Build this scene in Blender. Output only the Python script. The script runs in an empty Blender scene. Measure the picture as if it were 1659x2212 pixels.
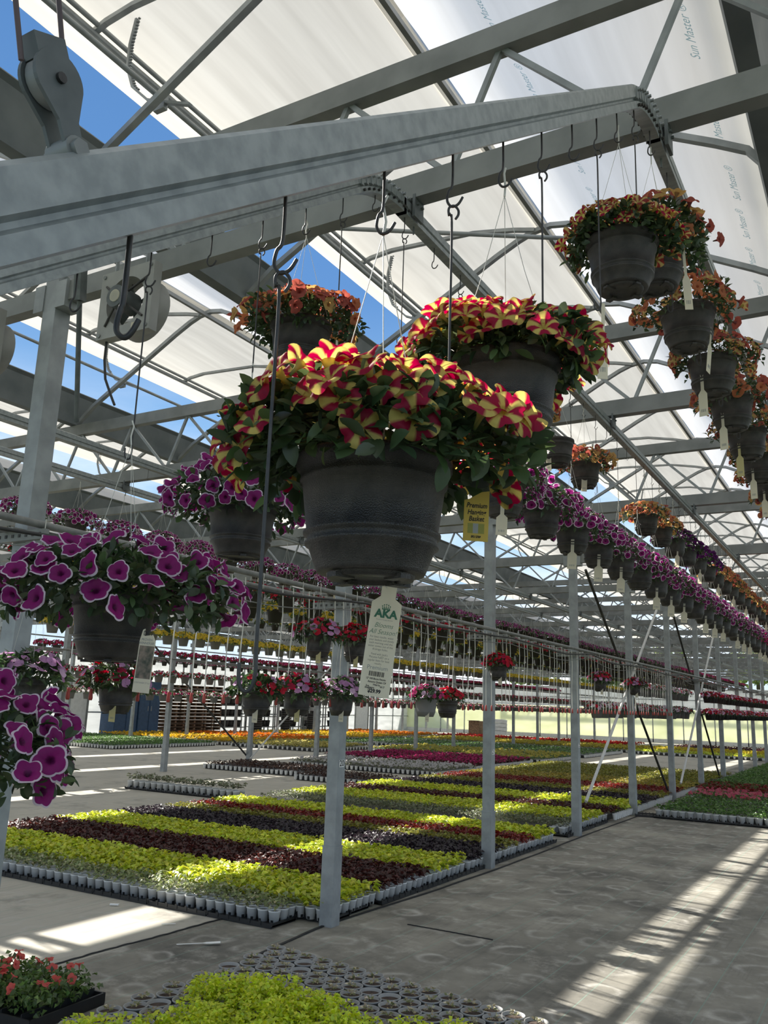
import bpy, math
import numpy as np
from mathutils import Matrix, Vector

PI = math.pi
rad = math.radians
C = bpy.context.scene.collection
rng = np.random.default_rng(7)

# ------------------------------------------------------------------ camera
FPX, PIT, ROL, YAW, CAMH = 1855.55, rad(12.6159), rad(1.9736), rad(30.2547), 1.6


def cam_axes():
    cp, sp = math.cos(PIT), math.sin(PIT)
    r, f, u = np.array([1, 0, 0.]), np.array([0, cp, sp]), np.array([0, -sp, cp])
    cr, sr = math.cos(ROL), math.sin(ROL)
    r2, u2 = cr * r + sr * u, -sr * r + cr * u
    cy, sy = math.cos(YAW), math.sin(YAW)
    Z = np.array([[cy, -sy, 0], [sy, cy, 0], [0, 0, 1]])
    return Z @ r2, Z @ u2, Z @ f


AX_R, AX_U, AX_F = cam_axes()
cd = bpy.data.cameras.new('camera')
cam = bpy.data.objects.new('camera', cd)
C.objects.link(cam)
m = Matrix([[AX_R[i], AX_U[i], -AX_F[i], 0] for i in range(3)] + [[0, 0, 0, 1]])
m[2][3] = CAMH
cam.matrix_world = m
cd.sensor_fit = 'HORIZONTAL'
cd.sensor_width = 36.0
cd.lens = FPX / 1659 * 36.0
cd.clip_start = 0.02
cd.clip_end = 500
bpy.context.scene.camera = cam
LAT = np.array([math.cos(YAW), math.sin(YAW), 0.0])   # horizontal direction the hooks are bent in


# ------------------------------------------------------------------ mesh helper
class MB:
    def __init__(s):
        s.V, s.F, s.n, s.cols = [], [], 0, []

    def add(s, V, F, mat=0, col=(1, 1, 1), smooth=False):
        V = np.asarray(V, float).reshape(-1, 3)
        F = np.asarray(F, int)
        s.F.append((F + s.n, mat, smooth))
        s.V.append(V)
        col = np.asarray(col, float)
        if col.ndim == 1:
            col = np.tile(col, (len(V), 1))
        s.cols.append(col)
        s.n += len(V)
        return s

    def box(s, c, d, mat=0, R=None, col=(1, 1, 1)):
        V = np.array([[x, y, z] for x in (-.5, .5) for y in (-.5, .5) for z in (-.5, .5)]) * np.array(d)
        if R is not None:
            V = V @ np.array(R).T
        return s.add(V + np.array(c), [[0, 1, 3, 2], [4, 6, 7, 5], [0, 4, 5, 1], [2, 3, 7, 6], [0, 2, 6, 4], [1, 5, 7, 3]], mat, col)

    def tube(s, path, r, n=8, mat=0, col=(1, 1, 1), caps=True, rect=None, up=(0, 0, 1)):
        """round tube, or a rectangular one (rect = width, height) along a polyline"""
        P = np.asarray(path, float)
        k = len(P)
        T = np.zeros_like(P)
        T[1:-1] = P[2:] - P[:-2] if k > 2 else T[1:-1]
        T[0], T[-1] = P[1] - P[0], P[-1] - P[-2]
        T /= np.linalg.norm(T, axis=1)[:, None] + 1e-12
        up = np.asarray(up, float)
        a0 = up if abs(T[0] @ up) < .95 else np.array([1., 0.2, 0])
        A = np.zeros_like(P)
        a = a0
        for i in range(k):
            a = a - (a @ T[i]) * T[i]
            a /= np.linalg.norm(a) + 1e-12
            A[i] = a
        B = np.cross(T, A)
        if rect:
            w, h = rect
            prof = np.array([[-w / 2, -h / 2], [w / 2, -h / 2], [w / 2, h / 2], [-w / 2, h / 2]])
        else:
            th = np.arange(n) * 2 * PI / n
            prof = np.stack([np.cos(th), np.sin(th)], 1) * r
        n = len(prof)
        V = (P[:, None, :] + B[:, None, :] * prof[None, :, :1] + A[:, None, :] * prof[None, :, 1:]).reshape(-1, 3)
        i = np.arange(k - 1)[:, None] * n
        j = np.arange(n)[None]
        j2 = (j + 1) % n
        F = np.stack([i + j, i + j2, i + n + j2, i + n + j], -1).reshape(-1, 4)
        s.add(V, F, mat, col, not rect)
        if caps:
            s.add(V[:n], [list(range(n))[::-1]], mat, col)
            s.add(V[-n:], [list(range(n))], mat, col)
        return s

    def lathe(s, prof, n=24, mat=0, c=(0, 0, 0), col=(1, 1, 1), smooth=True):
        prof = np.asarray(prof, float)
        k = len(prof)
        th = np.arange(n) * 2 * PI / n
        V = np.stack([prof[:, None, 0] * np.cos(th), prof[:, None, 0] * np.sin(th), np.repeat(prof[:, 1:2], n, 1)], -1).reshape(-1, 3)
        i = np.arange(k - 1)[:, None] * n
        j = np.arange(n)[None]
        j2 = (j + 1) % n
        F = np.stack([i + j, i + j2, i + n + j2, i + n + j], -1).reshape(-1, 4)
        return s.add(V + np.array(c), F, mat, col, smooth)

    def prism(s, poly, a, b, mat=0, col=(1, 1, 1)):
        """poly: points in the plane at 'a' swept to 'b' (both 3-vectors offsets)"""
        P = np.asarray(poly, float)
        n = len(P)
        V = np.concatenate([P + np.array(a), P + np.array(b)])
        F = [[i, (i + 1) % n, n + (i + 1) % n, n + i] for i in range(n)]
        s.add(V, F, mat, col)
        s.add(V[:n], [list(range(n))[::-1]], mat, col)
        s.add(V[n:], [list(range(n))], mat, col)
        return s

    def mesh(s, name, mats):
        me = bpy.data.meshes.new(name)
        V = np.concatenate(s.V)
        me.vertices.add(len(V))
        me.vertices.foreach_set('co', V.ravel())
        idx = np.concatenate([f.ravel() for f, _, _ in s.F])
        tot = np.concatenate([np.full(len(f), f.shape[1]) for f, _, _ in s.F])
        mi = np.concatenate([np.full(len(f), mt) for f, mt, _ in s.F])
        sm = np.concatenate([np.full(len(f), x) for f, _, x in s.F])
        me.loops.add(len(idx))
        me.loops.foreach_set('vertex_index', idx.astype(np.int32))
        me.polygons.add(len(tot))
        st = np.concatenate([[0], np.cumsum(tot)[:-1]])
        me.polygons.foreach_set('loop_start', st.astype(np.int32))
        me.polygons.foreach_set('material_index', mi.astype(np.int32))
        me.polygons.foreach_set('use_smooth', sm.astype(bool))
        me.update(calc_edges=True)
        at = me.attributes.new('Col', 'FLOAT_COLOR', 'POINT')
        col = np.concatenate(s.cols)
        at.data.foreach_set('color', np.concatenate([col, np.ones((len(col), 1))], 1).ravel().astype(np.float32))
        for mt in (mats if isinstance(mats, (list, tuple)) else [mats]):
            me.materials.append(mt)
        return me


def link(name, me, parent=None, loc=None, rot=None, sc=None):
    o = bpy.data.objects.new(name, me)
    C.objects.link(o)
    if parent:
        o.parent = parent
    if loc is not None:
        o.location = loc
    if rot is not None:
        o.rotation_euler = rot
    if sc is not None:
        o.scale = (sc, sc, sc) if np.isscalar(sc) else sc
    return o


def tag(o, label, cat, group=None, kind=None):
    o['label'] = label
    o['category'] = cat
    if group:
        o['group'] = group
    if kind:
        o['kind'] = kind
    return o


def struct(name, me, label=None):
    o = link(name, me)
    o['kind'] = 'structure'
    if label:
        o['label'] = label
    return o


def thing(name, label, cat, loc=(0, 0, 0), rz=0, group=None, sc=None):
    return tag(link(name, None, None, loc, (0, 0, rz), sc), label, cat, group)


ORD = ['first', 'second', 'third', 'fourth', 'fifth', 'sixth', 'seventh', 'eighth', 'ninth', 'tenth', 'eleventh', 'twelfth',
       'thirteenth', 'fourteenth', 'fifteenth', 'sixteenth', 'seventeenth', 'eighteenth', 'nineteenth', 'twentieth',
       'twenty-first', 'twenty-second', 'twenty-third', 'twenty-fourth', 'twenty-fifth', 'twenty-sixth', 'twenty-seventh', 'twenty-eighth']


# ------------------------------------------------------------------ materials
def mat(name):
    mt = bpy.data.materials.new(name)
    mt.use_nodes = True
    nt = mt.node_tree
    nt.nodes.clear()
    out = nt.nodes.new('ShaderNodeOutputMaterial')
    return mt, nt, out


def nd(nt, t, **kw):
    n = nt.nodes.new(t)
    for k, v in kw.items():
        if k in n.inputs.keys():
            n.inputs[k].default_value = v
        else:
            setattr(n, k, v)
    return n


def noise_col(nt, a, b, scale=8, detail=4, coords='Object', stretch=None, lo=.35, hi=.65):
    tc = nd(nt, 'ShaderNodeTexCoord')
    src = tc.outputs[coords]
    if stretch:
        mp = nd(nt, 'ShaderNodeMapping')
        mp.inputs['Scale'].default_value = stretch
        nt.links.new(src, mp.inputs['Vector'])
        src = mp.outputs[0]
    nz = nd(nt, 'ShaderNodeTexNoise', Scale=scale, Detail=detail)
    nt.links.new(src, nz.inputs['Vector'])
    cr = nd(nt, 'ShaderNodeValToRGB')
    cr.color_ramp.elements[0].position, cr.color_ramp.elements[1].position = lo, hi
    cr.color_ramp.elements[0].color = (*a, 1)
    cr.color_ramp.elements[1].color = (*b, 1)
    nt.links.new(nz.outputs['Fac'], cr.inputs['Fac'])
    return cr.outputs['Color'], nz


def simple(name, a, b=None, rough=.6, metal=0., scale=8, stretch=None, bump=0, bscale=60, spec=.5):
    mt, nt, out = mat(name)
    p = nd(nt, 'ShaderNodeBsdfPrincipled', Roughness=rough, Metallic=metal)
    p.inputs['Specular IOR Level'].default_value = spec
    c, _ = noise_col(nt, a, b or tuple(min(1, x * 1.12) for x in a), scale, stretch=stretch)
    nt.links.new(c, p.inputs['Base Color'])
    if bump:
        tc = nd(nt, 'ShaderNodeTexCoord')
        v = nd(nt, 'ShaderNodeTexVoronoi', Scale=bscale)
        nt.links.new(tc.outputs['Object'], v.inputs['Vector'])
        bp = nd(nt, 'ShaderNodeBump', Strength=bump, Distance=.004)
        nt.links.new(v.outputs['Distance'], bp.inputs['Height'])
        nt.links.new(bp.outputs['Normal'], p.inputs['Normal'])
    nt.links.new(p.outputs[0], out.inputs['Surface'])
    return mt


def petal_mat(name, trans=.45, rough=.6, gloss=.03):
    """vertex-coloured thin plant tissue that lets light through"""
    mt, nt, out = mat(name)
    at = nd(nt, 'ShaderNodeAttribute', attribute_name='Col')
    d = nd(nt, 'ShaderNodeBsdfDiffuse')
    t = nd(nt, 'ShaderNodeBsdfTranslucent')
    g = nd(nt, 'ShaderNodeBsdfGlossy', Roughness=.45)
    mx = nd(nt, 'ShaderNodeMixShader', Fac=trans)
    mg = nd(nt, 'ShaderNodeMixShader', Fac=gloss)
    hs = nd(nt, 'ShaderNodeHueSaturation', Saturation=1.03, Value=1.2)
    nt.links.new(at.outputs['Color'], d.inputs['Color'])
    nt.links.new(at.outputs['Color'], hs.inputs['Color'])
    nt.links.new(hs.outputs[0], t.inputs['Color'])
    nt.links.new(d.outputs[0], mx.inputs[1])
    nt.links.new(t.outputs[0], mx.inputs[2])
    nt.links.new(mx.outputs[0], mg.inputs[1])
    nt.links.new(g.outputs[0], mg.inputs[2])
    nt.links.new(mg.outputs[0], out.inputs['Surface'])
    return mt


def film_mat(name, a, b, trans=.62, stretch=(6, .35, 6)):
    mt, nt, out = mat(name)
    c, _ = noise_col(nt, a, b, 1.6, 3, stretch=stretch, lo=.3, hi=.7)
    d = nd(nt, 'ShaderNodeBsdfDiffuse')
    t = nd(nt, 'ShaderNodeBsdfTranslucent')
    mx = nd(nt, 'ShaderNodeMixShader', Fac=trans)
    nt.links.new(c, d.inputs['Color'])
    nt.links.new(c, t.inputs['Color'])
    nt.links.new(d.outputs[0], mx.inputs[1])
    nt.links.new(t.outputs[0], mx.inputs[2])
    nt.links.new(mx.outputs[0], out.inputs['Surface'])
    return mt


def floor_mat(name):
    """black woven ground cloth, grey with dust, green guide threads and rings left by pots"""
    mt, nt, out = mat(name)
    L = nt.links.new
    tc = nd(nt, 'ShaderNodeTexCoord')
    sx = nd(nt, 'ShaderNodeSeparateXYZ')
    L(tc.outputs['Object'], sx.inputs[0])

    def mth(op, a, b=None, c=None):
        n = nd(nt, 'ShaderNodeMath', operation=op)
        for i, v in enumerate((a, b, c)):
            if v is None:
                continue
            if isinstance(v, (int, float)):
                n.inputs[i].default_value = v
            else:
                L(v, n.inputs[i])
        return n.outputs[0]
    X, Y = sx.outputs[0], sx.outputs[1]
    # base: dust clouds
    n1 = nd(nt, 'ShaderNodeTexNoise', Scale=.9, Detail=6, Roughness=.62)
    L(tc.outputs['Object'], n1.inputs['Vector'])
    cr = nd(nt, 'ShaderNodeValToRGB')
    e = cr.color_ramp.elements
    e[0].position, e[1].position = .32, .72
    e[0].color, e[1].color = (.115, .111, .096, 1), (.41, .385, .32, 1)
    L(n1.outputs['Fac'], cr.inputs['Fac'])
    col = cr.outputs['Color']

    def mixc(f, c, base):
        mx = nd(nt, 'ShaderNodeMix', data_type='RGBA')
        L(f, mx.inputs['Factor'])
        L(base, mx.inputs['A'])
        mx.inputs['B'].default_value = (*c, 1)
        return mx.outputs['Result']
    # tan ground cover of the older sheets to the left of the post row
    left = mth('LESS_THAN', X, -4.45)
    col = mixc(mth('MULTIPLY', left, .6), (.60, .565, .48), col)
    # fine streaks along the cloth
    mp = nd(nt, 'ShaderNodeMapping')
    mp.inputs['Scale'].default_value = (14, .6, 1)
    L(tc.outputs['Object'], mp.inputs['Vector'])
    n2 = nd(nt, 'ShaderNodeTexNoise', Scale=1.5, Detail=4)
    L(mp.outputs[0], n2.inputs['Vector'])
    st = mth('MULTIPLY', mth('GREATER_THAN', n2.outputs['Fac'], .6), .14)
    col = mixc(st, (.07, .07, .07), col)
    n5 = nd(nt, 'ShaderNodeTexNoise', Scale=4.2, Detail=9, Roughness=.72)
    L(tc.outputs['Object'], n5.inputs['Vector'])
    col = mixc(mth('MULTIPLY', mth('MAXIMUM', mth('MULTIPLY', mth('SUBTRACT', n5.outputs['Fac'], .53), 6.), 0.), .75), (.47, .45, .39), col)
    n6 = nd(nt, 'ShaderNodeTexNoise', Scale=1.7, Detail=7, Roughness=.65)
    mp6 = nd(nt, 'ShaderNodeMapping')
    mp6.inputs['Location'].default_value = (13, 5, 2)
    L(tc.outputs['Object'], mp6.inputs['Vector'])
    L(mp6.outputs[0], n6.inputs['Vector'])
    col = mixc(mth('MULTIPLY', mth('MINIMUM', mth('MAXIMUM', mth('MULTIPLY', mth('SUBTRACT', n6.outputs['Fac'], .54), 6.), 0.), 1.), .55), (.085, .083, .076), col)
    # pale rings where pots stood
    wob = nd(nt, 'ShaderNodeTexNoise', Scale=2.2, Detail=3)
    L(tc.outputs['Object'], wob.inputs['Vector'])
    px = mth('ADD', X, mth('MULTIPLY', mth('SUBTRACT', wob.outputs['Fac'], .5), .22))
    py = mth('ADD', Y, mth('MULTIPLY', mth('SUBTRACT', wob.outputs['Fac'], .5), .3))
    cx = mth('SUBTRACT', mth('FRACT', mth('DIVIDE', px, .36)), .5)
    cy = mth('SUBTRACT', mth('FRACT', mth('DIVIDE', py, .52)), .5)
    dist = mth('SQRT', mth('ADD', mth('POWER', mth('MULTIPLY', cx, .36), 2), mth('POWER', mth('MULTIPLY', cy, .52), 2)))
    ring = mth('SUBTRACT', 1., mth('SMOOTH_MIN', mth('DIVIDE', mth('ABSOLUTE', mth('SUBTRACT', dist, .10)), .042), 1., .1))
    n3 = nd(nt, 'ShaderNodeTexNoise', Scale=3.1, Detail=5, Roughness=.7)
    L(tc.outputs['Object'], n3.inputs['Vector'])
    rm = mth('MULTIPLY', mth('MAXIMUM', ring, 0.), mth('MULTIPLY', mth('MAXIMUM', mth('MULTIPLY', mth('SUBTRACT', n3.outputs['Fac'], .40), 4.2), 0.), .85))
    col = mixc(rm, (.50, .48, .43), col)
    # weave threads
    for per, w, c, f in ((.30, .006, (.22, .36, .29), .55),):
        q = mth('ABSOLUTE', mth('SUBTRACT', mth('FRACT', mth('DIVIDE', X, per)), .5))
        th = mth('MULTIPLY', mth('LESS_THAN', q, w / per / 2), f)
        col = mixc(th, c, col)
    p = nd(nt, 'ShaderNodeBsdfPrincipled', Roughness=.8)
    p.inputs['Specular IOR Level'].default_value = .25
    L(col, p.inputs['Base Color'])
    bp = nd(nt, 'ShaderNodeBump', Strength=.35, Distance=.03)
    L(n1.outputs['Fac'], bp.inputs['Height'])
    L(bp.outputs[0], p.inputs['Normal'])
    L(p.outputs[0], out.inputs['Surface'])
    return mt


M = dict(
    galv=simple('galvanised', (.27, .29, .295), (.36, .385, .39), .5, .35, 9),
    galv_dark=simple('weathered_galvanised', (.205, .215, .208), (.28, .29, .28), .55, .3, 5),
    gutter=simple('gutter_steel', (.115, .135, .14), (.165, .185, .188), .5, .3, 4),
    alu=simple('aluminium_rail', (.27, .295, .295), (.37, .395, .39), .45, .4, 14, stretch=(1, 3, 3)),
    wire=simple('dark_steel_wire', (.05, .05, .05), (.09, .085, .08), .45, .6, 30),
    rope=simple('pulley_rope', (.10, .075, .08), (.15, .11, .11), .8),
    iron=simple('painted_iron', (.10, .115, .115), (.15, .165, .165), .55, .2, 20),
    film=film_mat('poly_film', (.47, .445, .385), (.57, .545, .475)),
    film2=film_mat('poly_film_double', (.72, .695, .64), (.80, .775, .72), .72),
    pot=simple('basket_plastic', (.032, .029, .026), (.066, .058, .05), .40, .1, 30, bump=.32, bscale=620),
    pot_grey=simple('grey_plastic', (.17, .165, .155), (.2, .195, .185), .6),
    pot_far=simple('dark_plastic', (.03, .027, .025), (.04, .037, .034), .6),
    soil=simple('potting_soil', (.03, .02, .014), (.09, .06, .045), .95, 0, 60),
    leaf=petal_mat('leaf', .38, gloss=.06),
    petal=petal_mat('petal', .5, gloss=.015),
    cup=simple('white_cup', (.62, .63, .62), (.72, .73, .72), .5),
    cup_grey=simple('greyed_cup', (.30, .30, .29), (.40, .40, .39), .5),
    tray=simple('black_tray', (.012, .013, .014), (.022, .023, .024), .45),
    tagw=film_mat('tag_paper', (.93, .89, .76), (.96, .92, .80), .6),
    tagy=film_mat('yellow_tag_paper', (.84, .68, .20), (.88, .72, .23), .5),
    tagly=film_mat('pale_yellow_tag_paper', (.78, .72, .42), (.82, .76, .46), .5),
    ink=simple('black_ink', (.02, .02, .02), (.025, .025, .025), .7),
    ink_green=simple('green_ink', (.05, .17, .10), (.06, .19, .11), .7),
    ink_grey=simple('grey_ink', (.36, .36, .33), (.38, .38, .35), .7),
    ink_olive=simple('olive_ink', (.30, .28, .05), (.34, .32, .07), .7),
    ink_blue=film_mat('faded_blue_ink', (.40, .58, .64), (.46, .64, .70), .72),
    photo=simple('printed_picture', (.05, .06, .035), (.30, .22, .16), .5, 0, 70, bump=0),
    floor=floor_mat('ground_cloth'),
    seam=simple('black_cloth_edge', (.012, .012, .012), (.02, .02, .02), .7),
    pipe=simple('grey_pipe', (.17, .175, .165), (.25, .255, .24), .5, .1, 14),
    hose=simple('black_hose', (.018, .018, .018), (.03, .03, .03), .5),
    driptube=simple('drip_tube_plastic', (.66, .65, .58), (.74, .73, .66), .5),
    red_plastic=simple('red_plastic', (.38, .05, .04), (.45, .07, .05), .5),
    white=simple('white_plastic', (.86, .86, .83), (.9, .9, .87), .5),
    paint_white=simple('white_painted_bar', (.55, .55, .52), (.66, .66, .63), .5),
    bar_dark=simple('dark_bar', (.045, .045, .042), (.07, .07, .065), .5, .3),
    fan=simple('fan_housing', (.30, .30, .28), (.36, .36, .34), .55, .1),
    endwall=film_mat('end_wall_film', (.84, .85, .62), (.95, .94, .76), .85, (.5, .5, 1.2)),
    wallfilm=film_mat('side_wall_film', (.66, .67, .66), (.80, .81, .80), .65, (.6, .6, 3)),
    blue=simple('blue_paint', (.02, .06, .13), (.03, .08, .17), .5),
    wood=simple('pallet_wood', (.10, .055, .03), (.20, .12, .07), .8, 0, 12),
    board=simple('white_board', (.62, .63, .62), (.7, .71, .7), .6),
    earth=simple('outside_ground', (.09, .14, .04), (.16, .2, .07), .9, 0, .5),
    bark=simple('bark', (.08, .06, .045), (.14, .11, .08), .9),
)


# ------------------------------------------------------------------ plant geometry (vectorised)
def frames(N, up=None):
    """orthonormal tangent frames for unit normals N (n,3)"""
    ref = np.tile(np.array([0.13, 0.27, 0.95]), (len(N), 1)) if up is None else up
    T = ref - (ref * N).sum(1)[:, None] * N
    T /= np.linalg.norm(T, axis=1)[:, None] + 1e-9
    return T, np.cross(N, T)


def leaves_fine(mb, P, D, N, L, W, cols, matid=0, fold=.2, curl=.25):
    """rounder spoon-shaped leaves for the near baskets: 17 points each"""
    n = len(P)
    L, W = np.broadcast_to(L, n)[:, None], np.broadcast_to(W, n)[:, None]
    D = D / (np.linalg.norm(D, axis=1)[:, None] + 1e-9)
    S = np.cross(D, N)
    S /= np.linalg.norm(S, axis=1)[:, None] + 1e-9
    U = np.cross(S, D)
    st = [(.10, .15), (.30, .40), (.52, .50), (.74, .41), (.90, .21)]
    pts = [P]
    for q, w in st:
        mid = P + D * L * q - U * L * curl * q * q
        pts += [mid + S * W * w + U * W * fold * w * 1.6, mid, mid - S * W * w + U * W * fold * w * 1.6]
    pts.append(P + D * L * .99 - U * L * curl)
    V = np.stack(pts, 1).reshape(-1, 3)
    m_ = len(pts)
    b = np.arange(n)[:, None] * m_
    T3 = np.concatenate([b + np.array([q]) for q in ([0, 1, 2], [0, 2, 3], [m_ - 4, m_ - 1, m_ - 3], [m_ - 3, m_ - 1, m_ - 2])])
    T4 = np.concatenate([b + np.array([[1 + 3 * k + e, 4 + 3 * k + e, 5 + 3 * k + e, 2 + 3 * k + e]]) for k in range(len(st) - 1) for e in (0, 1)])
    c8 = np.repeat(cols, m_, 0)
    mb.add(V, T3, matid, c8, True)
    k = mb.n - len(V)
    mb.F.append((T4 + k, matid, True))


def leaves(mb, P, D, N, L, W, cols, matid=0, fold=.25, curl=.25):
    """ovate leaves: base P, direction D, normal N, length L, width W; 6 points / 4 tris each"""
    n = len(P)
    L, W = np.broadcast_to(L, n)[:, None], np.broadcast_to(W, n)[:, None]
    D = D / (np.linalg.norm(D, axis=1)[:, None] + 1e-9)
    S = np.cross(D, N)
    S /= np.linalg.norm(S, axis=1)[:, None] + 1e-9
    U = np.cross(S, D)
    v0 = P
    v1 = P + D * L * .42 + S * W * .5 + U * W * fold
    v2 = P + D * L * .45 - U * W * .05
    v3 = P + D * L * .42 - S * W * .5 + U * W * fold
    v4 = P + D * L * .97 - U * L * curl
    V = np.stack([v0, v1, v2, v3, v4], 1).reshape(-1, 3)
    b = np.arange(n)[:, None] * 5
    F = np.concatenate([b + np.array([[0, 1, 2]]), b + np.array([[0, 2, 3]]), b + np.array([[1, 4, 2]]), b + np.array([[2, 4, 3]])])
    mb.add(V, F, matid, np.repeat(cols, 5, 0), True)


def palette(g, n, base, var=.25):
    base = np.atleast_2d(base)
    c = base[g.integers(0, len(base), n)]
    return np.clip(c * (1 + var * g.standard_normal((n, 1))) * (1 + .06 * g.standard_normal((n, 3))), .003, .95)


def mound(g, n, R, H, th0, th1, shell=(.72, 1.), flat=1.0):
    """points on a drooping mound: returns positions and outward normals"""
    ct = g.uniform(math.cos(th1), math.cos(th0), n)
    th = np.arccos(ct)
    ph = g.uniform(0, 2 * PI, n)
    k = g.uniform(shell[0], shell[1], n) ** .6
    lump = 1 + .10 * np.sin(3 * ph + g.uniform(0, 6)) + .07 * np.sin(5 * ph + g.uniform(0, 6))
    s = np.sin(th)
    zz = np.where(ct > 0, H * ct, .62 * R * ct)
    P = np.stack([R * s * np.cos(ph) * lump, R * s * np.sin(ph) * lump, zz], 1) * k[:, None]
    N = np.stack([s * np.cos(ph) / R, s * np.sin(ph) / R, ct / H], 1)
    N /= np.linalg.norm(N, axis=1)[:, None]
    return P, N


def flower_arrays(g, kind, seg=40, rings=(0, .14, .32, .52, .72, .88, 1.), size=.5):
    """one petunia-like blossom facing +z with its funnel behind; returns V, F, colours (size = diameter 1)"""
    th = np.arange(seg) * 2 * PI / seg
    V, Cc = [], []
    ph1, ph2 = g.uniform(0, 6), g.uniform(0, 6)
    lob = np.abs(np.cos(2.5 * th))
    dth = (th + PI / 5) % (2 * PI / 5) - PI / 5          # angle from the nearest petal middle
    if kind == 'violet':
        out = size * (.84 + .16 * lob ** .8)
    else:
        out = size * (.82 + .18 * lob ** .6)
    rad_var = 1 + .07 * np.sin(2 * th + ph1) + .04 * np.sin(3 * th + ph2)
    base = {'star': (.40, .012, .055), 'star2': (.33, .05, .045), 'violet': (.30, .022, .185), 'orange': (.56, .20, .095), 'coral': (.40, .10, .075),
            'gold': (.58, .36, .13), 'magenta': (.62, .03, .22), 'darkviolet': (.12, .012, .13)}[kind]
    base = np.array(base)
    yel = np.array((.74, .60, .17)) if kind == 'star' else np.array((.66, .50, .20))
    for r in rings:
        z = -.62 * size * (1 - r) ** 2.0 + .08 * size * r * r * np.sin(5 * th + ph1) + .13 * size * r ** 3 * np.sin(2 * th + ph2) + .05 * size * r ** 3 * np.sin(3 * th + ph1) - .22 * size * r ** 3 + .05 * size * r ** 3 * lob
        rr = out * r * rad_var
        V.append(np.stack([rr * np.cos(th), rr * np.sin(th), z], 1))
        c = np.tile(base, (seg, 1))
        if kind in ('star', 'star2'):
            w = .125 / max(r, .05) + .035
            c[np.abs(dth) < w] = yel
        elif kind in ('violet',):
            if r > .88:
                c[:] = (.84, .72, .82)
            elif r < .3:
                c[:] = base * .45
        elif kind in ('orange', 'coral', 'gold'):
            if r < .3:
                c[:] = base * np.array([.8, .55, .5])
            elif r > .9:
                c[:] = np.minimum(base * 1.25, .9)
        elif kind == 'darkviolet' and r < .3:
            c[:] = base * .5
        Cc.append(c)
    k = len(rings)
    V, Cc = np.concatenate(V), np.concatenate(Cc)
    i = np.arange(k - 1)[:, None] * seg
    j = np.arange(seg)[None]
    j2 = (j + 1) % seg
    F = np.stack([i + j, i + j2, i + seg + j2, i + seg + j], -1).reshape(-1, 4)
    # funnel behind
    n2 = max(5, seg // 5)
    t2 = np.arange(n2) * 2 * PI / n2
    fz = [(-.30 * size, .30 * size), (-.75 * size, .13 * size), (-1.25 * size, .07 * size)]
    FV = np.concatenate([np.stack([r * np.cos(t2), r * np.sin(t2), np.full(n2, z)], 1) for z, r in fz])
    tub = (np.array((.55, .45, .14)) if 'star' in kind else base * .7 + np.array((.06, .05, .06)))
    FC = np.concatenate([np.tile(tub, (n2, 1)), np.tile(tub, (n2, 1)), np.tile((.10, .16, .04), (n2, 1))])
    i = np.arange(2)[:, None] * n2
    j = np.arange(n2)[None]
    j2 = (j + 1) % n2
    F2 = np.stack([i + j, i + j2, i + n2 + j2, i + n2 + j], -1).reshape(-1, 4) + len(V)
    return np.concatenate([V, FV]), np.concatenate([F, F2]), np.concatenate([Cc, FC])


def impatiens_arrays(g, colr):
    V, F, Cc = [], [], []
    n = 0
    for k in range(5):
        a = k * 2 * PI / 5 + g.uniform(-.1, .1)
        t = np.arange(7) * 2 * PI / 7
        u, v = .27 + .27 * np.cos(t), .30 * np.sin(t)
        x, y = u * math.cos(a) - v * math.sin(a), u * math.sin(a) + v * math.cos(a)
        V.append(np.stack([x, y, .05 * np.cos(t) + .012 * k - .03], 1))
        F += [[n + i for i in range(7)]]
        Cc.append(np.tile(np.array(colr) * g.uniform(.85, 1.12), (7, 1)))
        n += 7
    return np.concatenate(V), np.array(F), np.clip(np.concatenate(Cc), 0, .9)


def put(mb, arr, P, N, s, spin, matid):
    """stamp copies of a blossom at P facing N"""
    V, F, Cc = arr
    T, B = frames(N)
    c, sn = np.cos(spin)[:, None], np.sin(spin)[:, None]
    X, Yv = T * c + B * sn, -T * sn + B * c
    n = len(P)
    s = np.broadcast_to(s, n)[:, None, None]
    VV = P[:, None, :] + s * (V[None, :, 0:1] * X[:, None] + V[None, :, 1:2] * Yv[:, None] + V[None, :, 2:3] * N[:, None])
    FF = (F[None] + (np.arange(n) * len(V))[:, None, None]).reshape(-1, F.shape[1])
    mb.add(VV.reshape(-1, 3), FF, matid, np.tile(Cc, (n, 1)), True)


def spaced(g, P, N, k, dmin):
    keep = []
    for i in range(len(P)):
        if len(keep) >= k:
            break
        if all(np.sum((P[i] - P[j]) ** 2) > dmin * dmin for j in keep):
            keep.append(i)
    return P[keep], N[keep]


GREEN = [(.05, .09, .034), (.066, .115, .042), (.038, .07, .03), (.09, .135, .05)]


def foliage_mesh(name, g, R, H, n, L, W, cols=GREEN, th1=1.9, stems=40, shell=(.5, 1.)):
    mb = MB()
    P, N = mound(g, n, R, H, 0, th1, shell)
    D = N * .6 + g.standard_normal((n, 3)) * .55 + np.array([0, 0, .15])
    Nn = np.array([0, 0, 1.]) * .8 + N * .5 + g.standard_normal((n, 3)) * .35
    Nn /= np.linalg.norm(Nn, axis=1)[:, None]
    (leaves_fine if n > 600 else leaves)(mb, P, D, Nn, L * g.uniform(.65, 1.25, n), W * g.uniform(.7, 1.2, n), palette(g, n, cols))
    for i in range(stems):
        e = P[g.integers(0, n)]
        a = np.array([e[0] * .12, e[1] * .12, -.01])
        mid = (a + e) / 2 + np.array([0, 0, .25 * H])
        mb.tube([a, mid, e], .0016, 4, 0, (.10, .16, .05), caps=False)
    return mb.mesh(name, M['leaf'])


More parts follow.
